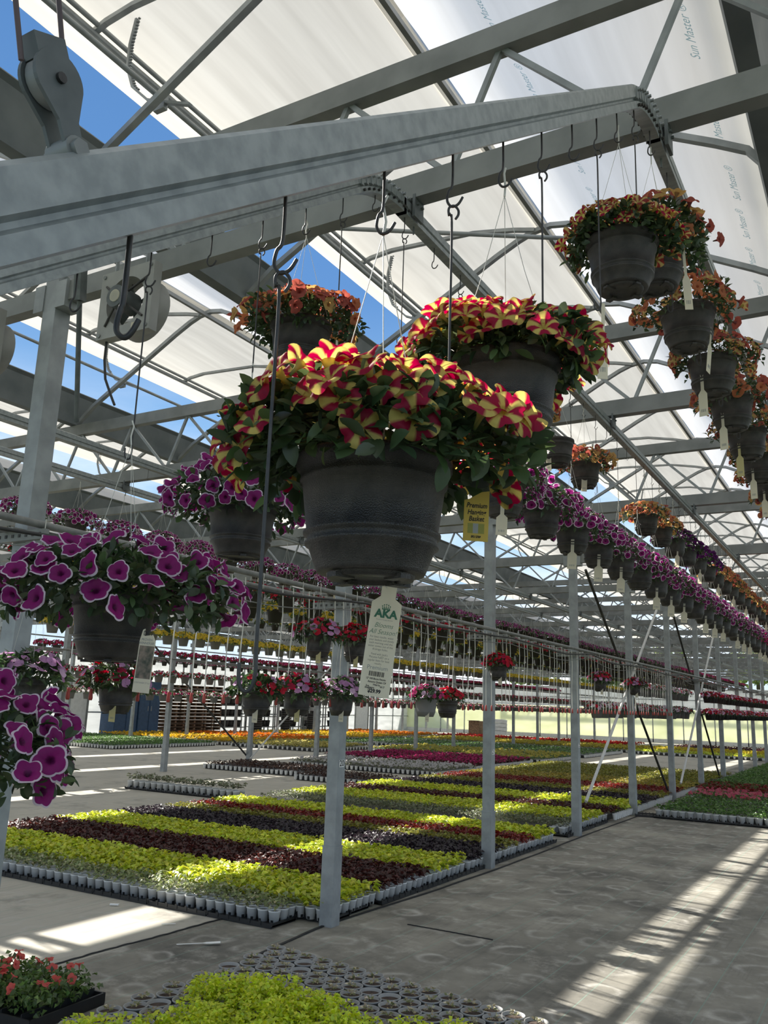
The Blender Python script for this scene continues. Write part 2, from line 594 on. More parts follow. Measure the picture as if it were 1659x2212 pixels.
def pot_mesh(name, n=48, detail=True, mats=None):
    R = .0965
    mb = MB()
    if detail:
        prof = [(R * .985, -.002), (R * 1.035, 0), (R * 1.045, -.004), (R * 1.04, -.014), (R * .985, -.017), (R * .97, -.028), (R * .985, -.031), (R * .98, -.035),
                (R * .945, -.037), (R * .865, -.098), (R * .905, -.1002), (R * .902, -.1038), (R * .856, -.106), (R * .845, -.112), (R * .882, -.1142),
                (R * .878, -.1178), (R * .83, -.120), (R * .72, -.149), (R * .70, -.153), (R * .58, -.154)]
        prof = [(a_, z_ * .955) for a_, z_ in prof]
        mb.lathe(prof, n)
        mb.lathe([(R * .58, -.147), (R * .56, -.153), (R * .40, -.154), (R * .38, -.149), (0.0005, -.149)], n)
        for k in range(4):
            a = k * PI / 2 + .5
            mb.box((R * .5 * math.cos(a), R * .5 * math.sin(a), -.153), (.03, .016, .006), R=[[math.cos(a), -math.sin(a), 0], [math.sin(a), math.cos(a), 0], [0, 0, 1]])
    else:
        mb.lathe([(R * .97, -.01), (R * 1.04, 0), (R * 1.03, -.016), (R * .975, -.02), (R * .865, -.105), (R * .885, -.108), (R * .85, -.116), (R * .70, -.152), (.001, -.154)], n)
    mb.lathe([(R * .98, -.012), (.0005, -.010)], n, 1)
    return mb.mesh(name, mats or [M['pot'], M['soil']])


POT = pot_mesh('basket_pot')
POT_MID = pot_mesh('basket_pot_mid', 24, False)
POT_GREY = pot_mesh('basket_pot_grey', 24, False, [M['pot_grey'], M['soil']])


def wires_mesh(name, h, R=.0965, r=.0007):
    mb = MB()
    for k in range(3):
        a = .4 + k * 2 * PI / 3
        mb.tube([(R * math.cos(a), R * math.sin(a), -.004), (R * .45 * math.cos(a), R * .45 * math.sin(a), h * .5), (0, 0, h)], r, 5)
    mb.tube([(0, 0, h - .002), (.003, 0, h + .02), (-.002, 0, h + .045), (.004, 0, h + .06)], r * 3, 6)
    return mb.mesh(name, M['driptube'])


# ---- text helper
def text(s, size, mt, parent, loc, rot=(PI / 2, 0, 0), name='lettering', align='CENTER', shear=0, bold=0., sx=1.):
    cu = bpy.data.curves.new(name, 'FONT')
    cu.body = s
    cu.size = size
    cu.align_x = align
    cu.align_y = 'CENTER'
    cu.shear = shear
    cu.offset = bold
    cu.resolution_u = 3
    cu.materials.append(mt)
    o = link(name, cu, parent, loc, rot)
    o.scale = (sx, 1, 1)
    return o


# ------------------------------------------------------------------ the setting: floor, roof, walls
B = 3.4                                     # width of one gabled bay
G0 = -3.7                                   # gutter above the near post row
PY = [2.79 + 2.96 * k for k in range(-2, 18)]       # post / truss lines
Y0, Y1 = -3.2, 52.0
XL = -28.0

fm = MB()
xs, ys = np.linspace(-34, 11, 46), np.linspace(-6, 56, 63)
fm.add([[x, y, 0] for x in xs for y in ys], [[i * 63 + j, (i + 1) * 63 + j, (i + 1) * 63 + j + 1, i * 63 + j + 1] for i in range(45) for j in range(62)])
struct('floor', fm.mesh('floor', M['floor']), 'dusty grey woven ground cloth with pale pot rings')
gm = MB()
gm.add([(-250, -200, -.06), (250, -200, -.06), (250, 300, -.06), (-250, 300, -.06)], [[0, 1, 2, 3]])
struct('ground', gm.mesh('ground', M['earth']))
# overlapping edges of the cloth: thin black raised strips along the aisle
for k, pts in enumerate([[(-3.51, 3.2), (-3.63, 4.6), (-3.72, 5.7), (-3.63, 7.2), (-3.60, 8.6), (-3.6, 10.2), (-3.61, 11.6), (-3.6, 14.5)],
                         [(-4.50, 3.6), (-4.47, 4.5), (-4.42, 5.5)], [(-3.25, 6.13), (-2.9, 6.13), (-2.56, 6.12)]]):
    mb = MB()
    P = np.array([(x, y, .006) for x, y in pts])
    t = np.linspace(0, len(P) - 1, 60)
    Q = np.stack([np.interp(t, range(len(P)), P[:, i]) for i in range(3)], 1)
    Q[:, 0] += (.006 * np.sin(np.arange(60) * .21) + .002 * np.sin(np.arange(60) * .8)) * (k < 2)
    Q[:, 2] = .004 + (.003 if k < 2 else .001) * np.abs(np.sin(np.arange(60) * .7))
    mb.tube(Q, .012, 6, rect=((.022, .014, .008)[k], .005))
    o = struct('floor_cloth_edge', mb.mesh('cloth_edge', M['seam']))


def bow_z(x):          # inside line of a gable bow, x measured from its left gutter
    return 0


def bow_path():
    L = [(0.03, 4.33), (0.25, 4.50), (1.30, 5.08), (1.48, 5.17), (1.60, 5.215), (1.74, 5.235), (1.88, 5.21), (2.05, 5.13), (2.25, 5.02), (3.15, 4.53), (3.30, 4.44), (3.37, 4.34)]
    return L


BOW = bow_path()
BAYS = range(-7, 3)
BOWM = MB().tube([(x, 0, z) for x, z in BOW], .02, rect=(.034, .04), up=(0, 1, 0)).mesh('bow', M['galv'])

RIDGE_OFF = 1.70
# fixed right-hand slopes of film
for b in BAYS:
    g = G0 + B * b
    sx = [1.60, 1.88, 2.05, 2.25, 2.7, 3.15, 3.33]
    sz = [5.292, 5.26, 5.18, 5.07, 4.83, 4.58, 4.47]
    yy = np.arange(Y0, Y1 + .1, .37)
    mb = MB()
    V, nx = [], len(sx)
    for j, y in enumerate(yy):
        sag = .015 * math.sin(y * 2 * PI / 1.48)
        V += [(g + x, y, z + (sag if 0 < i < nx - 1 else 0)) for i, (x, z) in enumerate(zip(sx, sz))]
    F = [[j * nx + i, j * nx + i + 1, (j + 1) * nx + i + 1, (j + 1) * nx + i] for j in range(len(yy) - 1) for i in range(nx - 1)]
    mb.add(V, F, 0, smooth=True)
    o = struct('ceiling', mb.mesh('roof_film', M['film2']), 'grey white double film on the fixed roof slope')
    if b == 0:
        ROOF0 = o
# faded printing repeated along the film of the near bay
for (x, y) in [(-1.52, 3.45), (-1.50, 4.05), (-1.47, 4.80), (-1.49, 5.35), (-.53, 3.45), (-.53, 4.2), (-.53, 4.72), (-.54, 5.2), (-.55, 5.7), (-.56, 6.2)]:
    z = 5.07 + (x - (G0 + 2.25)) * (4.58 - 5.07) / .9 - .016
    sl = math.atan2(4.58 - 5.07, .9)
    # letters run towards -y, read from below
    ex = Vector((0, -1, 0))
    ez = Vector((math.sin(sl), 0, -math.cos(sl)))
    ey = ez.cross(ex)
    o = text('Sun Master \u00ae', .065, M['ink_blue'], ROOF0, (0, 0, 0), name='printed_lettering', shear=.3, bold=0)
    o.matrix_local = Matrix(((ex.x, ey.x, ez.x, x), (ex.y, ey.y, ez.y, y), (ex.z, ey.z, ez.z, z), (0, 0, 0, 1)))

# raised vents (left slopes opened level), one per bay
RIBM = MB().tube([(.02, 0, 5.31), (.14, 0, 5.345), (.35, 0, 5.365), (1.1, 0, 5.33), (1.45, 0, 5.26), (1.62, 0, 5.215)], .015, rect=(.028, .034), up=(0, 1, 0)).mesh('vent_rib', M['galv'])
rk = MB()
arc = [(.30, 0, 5.36), (.27, 0, 5.20), (.27, 0, 5.05), (.33, 0, 4.90), (.46, 0, 4.77), (.66, 0, 4.68), (.78, 0, 4.63)]
rk.tube(arc, .012, rect=(.014, .026), up=(0, 1, 0))
for i in range(26):
    t = i / 25 * 3.2
    k = min(int(t), 4)
    p = np.array(arc[k]) * (1 - (t - k)) + np.array(arc[k + 1]) * (t - k)
    rk.box(p + np.array([.016, 0, 0]), (.012, .012, .006))
rk.box((.56, 0, 4.72), (.075, .03, .10))
RACKM = rk.mesh('rack_arm', M['galv'])
for b in BAYS:
    g = G0 + B * b
    t = thing('roof_vent', 'raised white film roof vent over the %s' % ('aisle side bay nearest the camera' if b == 0 else '%s bay %s of the aisle posts' % (ORD[abs(b) - 1], 'left' if b < 0 else 'right')), 'roof vent')
    yy = np.arange(Y0, Y1 + .1, .37)
    px = [-.02, .0, .02, .14, .35, .75, 1.1, 1.45, 1.70]
    pz = [5.16, 5.22, 5.33, 5.365, 5.39, 5.37, 5.35, 5.29, 5.285]
    nx = len(px)
    V = []
    for j, y in enumerate(yy):
        w = .014 * math.sin(y * 2 * PI / 1.48) + .006 * math.sin(y * 5.1 + b)
        V += [(g + x, y, z + (w if 3 < i < 8 else 0)) for i, (x, z) in enumerate(zip(px, pz))]
    F = [[j * nx + i, j * nx + i + 1, (j + 1) * nx + i + 1, (j + 1) * nx + i] for j in range(len(yy) - 1) for i in range(nx - 1)]
    link('film', MB().add(V, F, 0, smooth=True).mesh('vent_film', M['film']), t)
    link('edge_rail', MB().tube([(g + .05, Y0, 5.30), (g + .05, Y1, 5.30)], .022, 8).tube([(g + .09, Y0, 5.335), (g + .09, Y1, 5.335)], .016, 6).mesh('edge_rail', M['galv']), t)
    for y in np.arange(2.79 - 2.96, Y1, 1.48):
        link('rib', RIBM, t, (g, y - .02, 0))
    for y in np.arange(2.79 - 2.96, min(Y1, 34), 2.96):
        link('rack_arm', RACKM, t, (g, y + .06, 0))
    s = link('vent_shaft', MB().tube([(g + .56, Y0, 4.745), (g + .56, Y1, 4.745)], .015, 8).mesh('vent_shaft', M['galv']))
    tag(s, 'vent shaft pipe of %s' % ('the bay nearest the camera' if b == 0 else 'the %s bay %s of the aisle posts' % (ORD[abs(b) - 1], 'left' if b < 0 else 'right')), 'pipe')
    s = link('ridge_purlin', MB().tube([(g + RIDGE_OFF, Y0, 5.20), (g + RIDGE_OFF, Y1, 5.20)], .018, rect=(.03, .035)).mesh('ridge_purlin', M['galv_dark']))
    tag(s, 'long ridge pipe under the film of %s' % ('the bay nearest the camera' if b == 0 else 'the %s bay %s of the aisle posts' % (ORD[abs(b) - 1], 'left' if b < 0 else 'right')), 'beam')
    # gutter: a steel trough on top of the posts
    poly = [(-.045, 0, 4.31), (.045, 0, 4.31), (.06, 0, 4.40), (.10, 0, 4.59), (.125, 0, 4.62), (.12, 0, 4.63), (.09, 0, 4.61), (.05, 0, 4.42), (.03, 0, 4.33),
            (-.03, 0, 4.33), (-.05, 0, 4.42), (-.09, 0, 4.61), (-.12, 0, 4.63), (-.125, 0, 4.62), (-.10, 0, 4.59), (-.06, 0, 4.40)]
    gt = link('roof_gutter', MB().prism([(g + x, y, z) for x, y, z in poly], (0, Y0, 0), (0, Y1, 0)).mesh('roof_gutter', M['gutter']))
    tag(gt, 'galvanised steel gutter %s' % ('along the top of the aisle post row' if b == 0 else '%s valley %s of the aisle post row' % (ORD[abs(b) - 1], 'left' if b < 0 else 'right')), 'gutter')
    # bows
    for i, y in enumerate(np.arange(2.79 - 2.96, Y1, 1.48)):
        o = link('roof_bow', BOWM, None, (g, y, 0))
        tag(o, 'bent steel roof bow of %s' % ('the bay nearest the camera, under white film' if b == 0 else 'the %s bay %s of the aisle posts' % (ORD[abs(b) - 1], 'left' if b < 0 else 'right')), 'roof bow', 'roof bows of the bay nearest the camera' if b == 0 else 'roof bows of the %s bay %s' % (ORD[abs(b) - 1], 'left' if b < 0 else 'right'))

# posts and trusses
post_sh = MB().box((0, 0, 2.43), (.098, .098, 3.78)).mesh('post_shaft', M['galv'])
post_sl = MB().box((0, 0, .275), (.108, .108, .55)).box((0, 0, .553), (.114, .114, .008)).mesh('ground_sleeve', M['galv'])
post_br = MB().box((.085, 0, 3.66), (.075, .11, .15)).box((-.085, 0, 3.66), (.075, .11, .15)).box((.085, 0, 4.25), (.075, .11, .14)).box((-.085, 0, 4.25), (.075, .11, .14)).mesh('bracket', M['galv'])
numpl = MB().box((0, 0, 0), (.002, .068, .052)).mesh('number_plate', M['white'])
for r, X in enumerate((-3.7, -13.9, -24.1, 6.5)):
    for k, y in enumerate(PY):
        if X > 0 and y > 12:
            continue
        rel = k - 3
        if r == 0:
            lab = ('galvanised post numbered 20 at the front corner of the plant bed' if rel == 0 else
                   'tall galvanised post at the left edge, beside the purple baskets' if rel == -1 else
                   'galvanised aisle post, %s beyond the one numbered 20' % ORD[rel - 1] if rel > 0 else 'galvanised aisle post behind the camera, %s of two' % ORD[k])
        elif X > 0:
            lab = 'galvanised post of the row right of the aisle, %s from the front' % ORD[k]
        else:
            lab = 'galvanised post in the %s row left of the aisle, %s from the front' % ('second' if r == 1 else 'third', ORD[k])
        t = thing('steel_post', lab, 'post', (X, y, 0))
        link('shaft', post_sh, t)
        link('ground_sleeve', post_sl, t)
        if y < 30:
            link('bracket', post_br, t)
        if r == 0 and rel in (0, 1, 2):
            pl = link('number_plate', numpl, t, (.0505, .0, 1.15), (0, PI / 2, 0))
            pl.rotation_euler = (0, 0, 0)
            text('2%d' % rel, .062, M['ink'], pl, (.0016, 0, 0), (PI / 2, 0, PI / 2), 'number', bold=.001)
tl = MB().tube([(.06, 0, 3.68), (10.14, 0, 3.68)], .05, rect=(.07, .11), up=(0, 0, 1)).mesh('lower_chord', M['galv_dark'])
tu = MB().tube([(.06, 0, 4.25), (10.14, 0, 4.25)], .05, rect=(.07, .11), up=(0, 0, 1)).mesh('upper_chord', M['galv_dark'])
wb = MB()
for k in range(14):
    x = .14 + .727 * k
    wb.tube([(x + .02, 0, 3.74), (x + .22, 0, 4.2)], .014, rect=(.022, .022))
    wb.tube([(x + .24, 0, 4.2), (x + .70, 0, 3.74)], .014, rect=(.022, .022))
tw = wb.mesh('web', M['galv'])
for r, X in enumerate((-3.7, -13.9, -24.1)):
    for k, y in enumerate(PY):
        t = thing('roof_truss', 'galvanised two-chord roof truss %s, %s from the front' % (('over the aisle', 'over the beds left of the aisle', 'over the far left beds')[r], ORD[k]), 'truss', (X, y, 0))
        link('lower_chord', tl, t)
        link('upper_chord', tu, t)
        link('web', tw, t)

# diagonal wind braces between the posts
for (a, b_, mt, lab, dx) in [((11.85, .42), (16.7, 3.66), 'paint_white', 'white diagonal brace rising from the third numbered post', .075), ((12.5, 3.66), (17.5, .2), 'bar_dark', 'dark diagonal brace crossing behind the white one beyond the bed', -.07),
                            ((18.55, 3.7), (23.4, .1), 'bar_dark', 'dark diagonal brace farther along the aisle posts', -.07), ((22.8, 3.7), (18., .3), 'paint_white', 'white diagonal brace farther along the aisle posts', .075)]:
    o = link('brace_rod', MB().tube([(-3.7 + dx, a[0], a[1]), (-3.7 + dx, b_[0], b_[1])], .022, 8).mesh('brace', M[mt]))
    tag(o, lab, 'brace')
for (a, b_, mt, lab, dx) in [((17.7, .15), (12.8, 3.6), 'bar_dark', 'dark brace at the foot of a left row post, leaning left', -.07), ((17.5, .15), (22.4, 3.6), 'paint_white', 'pale brace at the foot of a left row post, leaning right', .075)]:
    o = link('brace_rod', MB().tube([(-13.9 + dx, a[0], a[1]), (-13.9 + dx, b_[0], b_[1])], .022, 8).mesh('brace', M[mt]))
    tag(o, lab, 'brace')
o = link('brace_pipe', MB().tube([(-3.45, 4.55, 4.98), (-1.55, 5.35, 4.80)], .016, 8).mesh('brace_pipe', M['galv']))
tag(o, 'slanting capped pipe below the film behind the two-tone baskets', 'brace')

# walls
wm = MB()
wm.box((-12, Y1 + .05, 1.0), (48, .04, 1.75), 0).box((-12, Y1 + .02, .10), (48, .10, .2), 1)
wm.box((-12, Y1 + .05, 2.5), (48, .04, 1.15), 2)
for x in np.arange(-34, 11, 1.7):
    wm.box((x, Y1, 1.5), (.05, .06, 3.0), 3)
for z in (1.92, 2.4, 3.0):
    wm.box((-12, Y1, z), (48, .06, .05), 3)
struct('wall_back', wm.mesh('wall_back', [M['endwall'], M['board'], M['wallfilm'], M['galv']]), 'greenish translucent end wall far beyond the beds')
wm = MB()
wm.box((XL - .03, 24.5, 1.6), (.04, 60, 3.2), 0)
for y in np.arange(-5, 54, 2.2):
    wm.box((XL + .02, y, 1.6), (.05, .06, 3.2), 1)
for z in (.9, 2.0, 3.1):
    wm.box((XL + .02, 24.5, z), (.05, 60, .05), 1)
struct('wall_left', wm.mesh('wall_left', [M['wallfilm'], M['galv']]), 'pale translucent side wall behind the far left beds')

# ------------------------------------------------------------------ conveyor rails, their ramps and hooks


def zh(y):
    """height of the rail underside at y (ramp, then level)"""
    return min(1.998 + .755 * (y - .48), 3.535)


rail_prof = [(-.021, 0), (.021, 0), (.021, .020), (.013, .024), (.013, .029), (.021, .033), (.021, .066), (.015, .071), (-.015, .071), (-.021, .066), (-.021, .033), (-.013, .029), (-.013, .024), (-.021, .020)]


def sweep(mb, pts, x0, mt=0):
    P = np.array(pts)
    T = np.gradient(P, axis=0)
    T /= np.linalg.norm(T, axis=1)[:, None]
    Nn = np.stack([-T[:, 1], T[:, 0]], 1)
    n = len(rail_prof)
    V = [(x0 + u, P[i, 0] + Nn[i, 0] * v, P[i, 1] + Nn[i, 1] * v) for i in range(len(P)) for u, v in rail_prof]
    F = [[i * n + j, i * n + (j + 1) % n, (i + 1) * n + (j + 1) % n, (i + 1) * n + j] for i in range(len(P) - 1) for j in range(n)]
    mb.add(V, F, mt)
    mb.add(V[:n], [list(range(n))], mt)
    mb.add(V[-n:], [list(range(n))[::-1]], mt)


def make_rail(x0, ramp, label):
    t = thing('conveyor_rail', label, 'conveyor rail', (x0, 0, 0))
    ys = 2.70 if ramp else Y0
    mb = MB()
    sweep(mb, [(ys, 3.535), (Y1 - .5, 3.535)], 0)
    link('level_rail', mb.mesh('level_rail', M['alu']), t)
    if ramp:
        mb = MB()
        sweep(mb, [(-.75, zh(-.75)), (2.38, zh(2.38))], 0)
        link('ramp', mb.mesh('ramp', M['alu']), t)
        mb = MB()
        ang = np.linspace(math.atan(.755), 0, 9)
        y, z = 2.38, zh(2.38)
        pts = [(y, z)]
        for a in ang:
            y += .0415 * math.cos(a)
            z += .0385 * math.sin(a)
            pts.append((y, z))
        k = (3.535 - pts[0][1]) / (pts[-1][1] - pts[0][1])
        pts = [(2.38 + (p[0] - 2.38) * (2.72 - 2.38) / (y - 2.38), pts[0][1] + (p[1] - pts[0][1]) * k) for p in pts]
        sweep(mb, pts, 0)
        for i, (yy_, zz_) in enumerate(pts):
            mb.box((0, yy_, zz_ + .052), (.05, .012, .042), 1)
            mb.tube([(-.036, yy_, zz_ + .064), (.036, yy_, zz_ + .064)], .0055, 6, 1)
            mb.tube([(-.030, yy_ + .012, zz_ + .018), (.030, yy_ + .012, zz_ + .018)], .005, 6, 2)
        link('bend', mb.mesh('bend', [M['alu'], M['galv'], M['wire']]), t)
    br = MB().box((.035, 0, 3.59), (.012, .075, .10)).box((0, 0, 3.628), (.09, .05, .014)).tube([(.03, .02, 3.60), (.05, .02, 3.60)], .006, 6).tube([(.03, -.02, 3.60), (.05, -.02, 3.60)], .006, 6).tube([(.0, .03, 3.5), (0, .03, 3.62)], .004, 5)
    brm = br.mesh('hanger_bracket', M['iron'])
    for y in PY:
        if y > 2.7:
            link('hanger_bracket', brm, t, (0, y + .0, 0))
    return t


XB, XA, XD1, XD2 = -.55, -1.55, -5.45, -6.3
make_rail(XB, True, 'long basket conveyor rail whose ramp passes closest above the camera')
make_rail(XA, True, 'basket conveyor rail behind the nearest ramp, above the orange basket')
make_rail(XD1, False, 'level basket conveyor rail left of the aisle posts, nearer one')
make_rail(XD2, False, 'level basket conveyor rail left of the aisle posts, farther one with purple baskets')


def bent(path2d, r, n=8):
    """wire bent in the plane of LAT and z"""
    P = np.array([LAT * h + np.array([0, 0, v]) for h, v in path2d])
    # smooth with Catmull-Rom
    out = []
    for i in range(len(P) - 1):
        p0, p1, p2, p3 = P[max(i - 1, 0)], P[i], P[i + 1], P[min(i + 2, len(P) - 1)]
        for t in np.linspace(0, 1, 5)[:-1]:
            out.append(.5 * ((2 * p1) + (-p0 + p2) * t + (2 * p0 - 5 * p1 + 4 * p2 - p3) * t * t + (-p0 + 3 * p1 - 3 * p2 + p3) * t ** 3))
    out.append(P[-1])
    return MB().tube(out, r, n)


HOOK = bent([(0, 0), (0, -.055), (-.006, -.068), (-.008, -.085), (-.002, -.095), (.006, -.094), (.012, -.088), (.017, -.078)], .0022).mesh('hook', M['wire'])
HOOKBIG = bent([(0, 0), (0, -.060), (-.0015, -.070), (-.0035, -.082), (-.003, -.091), (.001, -.096), (.006, -.0965), (.011, -.090), (.015, -.080)], .0026).mesh('hook', M['wire'])
RODL = .47
ROD = bent([(.006, -.118), (.0105, -.110), (.010, -.101), (.003, -.094), (-.005, -.099), (-.0045, -.112), (0, -.125), (0, -.3), (0, -.50), (.001, -.53), (-.002, -.549), (-.009, -.553), (-.015, -.545), (-.016, -.525)], .0021).mesh('long_hook', M['wire'])
HOOK_FAR = MB().tube([(0, 0, 0), (0, 0, -.07), (-.008, 0, -.085), (.004, 0, -.098), (.014, 0, -.082)], .002, 4).mesh('hook', M['wire'])
ROD_FAR = MB().tube([(0, 0, -.09), (0, 0, -.53), (-.008, 0, -.548), (-.015, 0, -.53)], .0018, 4).mesh('long_hook', M['wire'])

hooksB = [(.48 + .216 * k, k) for k in range(-1, 10)] + [(2.645 + .268 * k, 10 + k) for k in range(0, 46)]
hooksA = [(1.643 + .216 * k, k) for k in range(-4, 5)] + [(2.743 + .268 * k, 5 + k) for k in range(0, 70)]


def add_hooks(X, lst, rail_name, rods):
    for i, (y, k) in enumerate(lst):
        near = y < 5
        h = link('track_hook', HOOK if near else HOOK_FAR, None, (X, y, zh(y)))
        if X == XB and k == 0:
            h.data = HOOKBIG
        tag(h, 'dark wire hook on the %s, %s from its lower end' % (rail_name, ORD[i]) if i < 16 else 'small wire hook along the far stretch of the %s' % rail_name, 'hook', 'hooks on the ' + rail_name)
        if k % 2 and rods(k, y):
            h = link('long_hook', ROD if near else ROD_FAR, None, (X, y, zh(y)))
            tag(h, 'long wire hook hanging from the %s hook of the %s' % (ORD[i], rail_name) if i < 16 else 'long wire hook on the far stretch of the %s' % rail_name, 'hook', 'long hooks on the ' + rail_name)


add_hooks(XB, hooksB, 'nearest rail', lambda k, y: True)
add_hooks(XA, hooksA, 'second rail', lambda k, y: True)
hooksD = [(3.62 + .5375 * k, k) for k in range(0, 60)]
for i, (y, k) in enumerate(hooksD):
    if y < 16:
        tag(link('track_hook', HOOK_FAR, None, (XD1, y, 3.535)), 'small empty wire hook on the level rail left of the posts', 'hook', 'hooks of the left level rail')

# ------------------------------------------------------------------ hanging baskets
# --- near baskets: every blossom a part


def near_set(kind, n, size):
    out = []
    for i in range(n):
        V, F, Cc = flower_arrays(rng, kind, 40, (0, .14, .32, .55, .78, .865, .89, 1.) if kind == 'violet' else (0, .14, .32, .52, .72, .88, 1.))
        out.append(MB().add(V * size, F, 0, Cc, True).mesh(kind + '_blossom', M['petal']))
    return out


BL = {k: near_set(k, 4, 1.0) for k in ('star', 'star2', 'violet', 'orange', 'coral', 'gold')}


def orient(o, P, N, spin, s):
    N = Vector(N).normalized()
    q = N.to_track_quat('Z', 'Y')
    o.rotation_mode = 'QUATERNION'
    from mathutils import Quaternion
    o.rotation_quaternion = q @ Quaternion((0, 0, 1), spin)
    o.location = P
    o.scale = (s, s, s)


def near_basket(name, label, loc, kinds, nfl, size, R, H, hang, group=None, seed=1, nleaf=900, L=.034, th1=1.75, flth=1.7, cols=GREEN, facebias=.35, top=.78):
    g = np.random.default_rng(seed)
    t = thing(name, label, 'hanging basket', loc, g.uniform(0, 6), group)
    rzinv = -t.rotation_euler.z
    link('pot', POT, t)
    link('foliage', foliage_mesh('foliage', g, R * .94, H * .74, nleaf, L, L * .55, cols, th1, 60), t)
    link('wire_hanger', wires_mesh('wire_hanger', hang), t)
    Pa, Na = mound(g, 1500, R, H, 0, 1.28, (.97, 1.10))
    Pa, Na = spaced(g, Pa, Na, int(nfl * top), size * .62)
    Pb, Nb = mound(g, 700, R, H, 1.28, flth, (.95, 1.06))
    Pb, Nb = spaced(g, Pb, Nb, nfl - len(Pa), size * .7)
    P, N = np.concatenate([Pa, Pb]), np.concatenate([Na, Nb])
    cam_dir = np.array([-loc[0], -loc[1], 1.6 - loc[2]])
    cam_dir[2] *= .3
    cam_dir /= np.linalg.norm(cam_dir)
    c, s = math.cos(rzinv), math.sin(rzinv)
    cl = np.array([c * cam_dir[0] - s * cam_dir[1], s * cam_dir[0] + c * cam_dir[1], cam_dir[2]])
    for i in range(len(P)):
        k = kinds[g.integers(0, len(kinds))]
        o = link('blossom', BL[k][g.integers(0, 4)], t)
        nn = N[i] + np.array([0, 0, .15]) + g.standard_normal(3) * .38 + facebias * cl * g.uniform(0, 1)
        orient(o, P[i], nn, g.uniform(0, 6), size * g.uniform(.8, 1.15))
    return t


def rim(y):
    return zh(y) - .43


def low(y):
    return zh(y) - .935


nb1 = near_basket('petunia_basket', 'large hanging basket of red and yellow star petunias, the central nearest one', (XB, .915, 1.904), ['star'], 98, .054, .195, .122, .325, None, 11, 1300, .034, 1.85, 1.72, facebias=.42)
nb2 = near_basket('petunia_basket', 'hanging basket of red and yellow star petunias behind the central one, higher', (XB, 1.352, 2.203), ['star'], 90, .052, .168, .095, .338, None, 12, 1100, .031, 1.85, 1.7, facebias=.38)
nb3 = near_basket('petunia_basket', 'hanging basket of brick red star petunias below the end of the ramp', (XB, 2.222, 2.895), ['star2', 'star2', 'star'], 90, .046, .165, .085, .315, None, 13, 1000, .026, 1.8, 1.65, facebias=.3)
nb4 = near_basket('petunia_basket', 'hanging basket with tall coral and orange petunias just behind the brick red one', (XB, 2.655, 3.10), ['coral', 'coral', 'orange', 'gold'], 60, .055, .185, .165, .315, None, 14, 1000, .027, 2.1, 1.75, facebias=.15)
nb5 = near_basket('petunia_basket', 'orange petunia basket hanging alone before the blue roof opening', (XA, 2.085, 2.785), ['orange', 'coral', 'coral', 'gold'], 95, .05, .195, .10, .32, None, 15, 1100, .026, 2.0, 1.8, facebias=.15)
nb6 = near_basket('petunia_basket', 'wide basket of white-edged purple petunias low on the left beside the tall post', (XA, 1.425, 1.828), ['violet'], 99, .056, .262, .135, .37, None, 16, 1500, .034, 1.95, 1.9, facebias=.85, top=.52)
nb7 = near_basket('petunia_basket', 'white-edged purple petunia basket half hidden left of the central basket', (XA, 1.860, 2.140), ['violet'], 99, .048, .205, .14, .37, None, 17, 1000, .028, 1.95, 1.8, facebias=.7, top=.6)
nb8 = near_basket('petunia_basket', 'white-edged purple petunia basket at the lower left edge, partly out of frame', (XA, 1.04, 1.475), ['violet'], 99, .056, .25, .165, .37, None, 18, 1200, .032, 2.0, 1.95, facebias=.8, top=.55)

# --- baskets farther along the rails: blossoms merged into one part


def mid_meshes(kind, seed, R=.19, H=.12, nleaf=420, nfl=75, size=.05, th1=1.9, flth=1.7, L=.036, seg=15, cols=GREEN):
    g = np.random.default_rng(seed)
    fo = foliage_mesh('foliage', g, R * .95, H * .85, nleaf, L, L * .55, cols, th1, 14)
    mb = MB()
    kinds = kind if isinstance(kind, (list, tuple)) else [kind]
    P, N = mound(g, nfl * 6, R, H, 0, flth, (.95, 1.05))
    P, N = spaced(g, P, N, nfl, size * .7)
    N = N + np.array([0, 0, .1]) + g.standard_normal(N.shape) * .35
    N /= np.linalg.norm(N, axis=1)[:, None]
    which = g.integers(0, len(kinds), len(P))
    for q, k in enumerate(kinds):
        for v in range(2):
            if k.startswith('imp:'):
                arr = impatiens_arrays(g, IMP[k[4:]])
            else:
                arr = flower_arrays(g, k, seg, (0, .3, .80, .89, 1.))
            sel = np.where(which == q)[0][v::2]
            if len(sel):
                put(mb, arr, P[sel], N[sel], size * g.uniform(.85, 1.15, len(sel)), g.uniform(0, 6, len(sel)), 0)
    return fo, mb.mesh('blossoms', M['petal'])


IMP = {'red': (.62, .02, .05), 'crimson': (.45, .012, .06), 'lilac': (.60, .33, .56), 'pale': (.72, .52, .68), 'white': (.75, .72, .72), 'yellow': (.72, .55, .07), 'pink': (.62, .08, .25), 'dim': (.25, .03, .06)}
WIRE_S, WIRE_L = wires_mesh('wire_hanger', .32, r=.0009), wires_mesh('wire_hanger', .37, r=.0009)
# plant tags
tg = MB().prism([(-.006, 0, 0), (.006, 0, 0), (.006, 0, -.07), (.017, 0, -.085), (.017, 0, -.165), (-.017, 0, -.165), (-.017, 0, -.085), (-.006, 0, -.07)], (0, -.0006, 0), (0, .0006, 0), 0)
for i, w in enumerate((.003, .002, .004, .002, .003)):
    tg.box((-.008 + i * .004, -.0008, -.145), (w * .6, .0006, .010), 1)
TAGW = tg.mesh('plant_tag', [M['tagw'], M['ink_grey']])
TAGY = tg.mesh('plant_tag', [M['tagly'], M['ink_grey']])


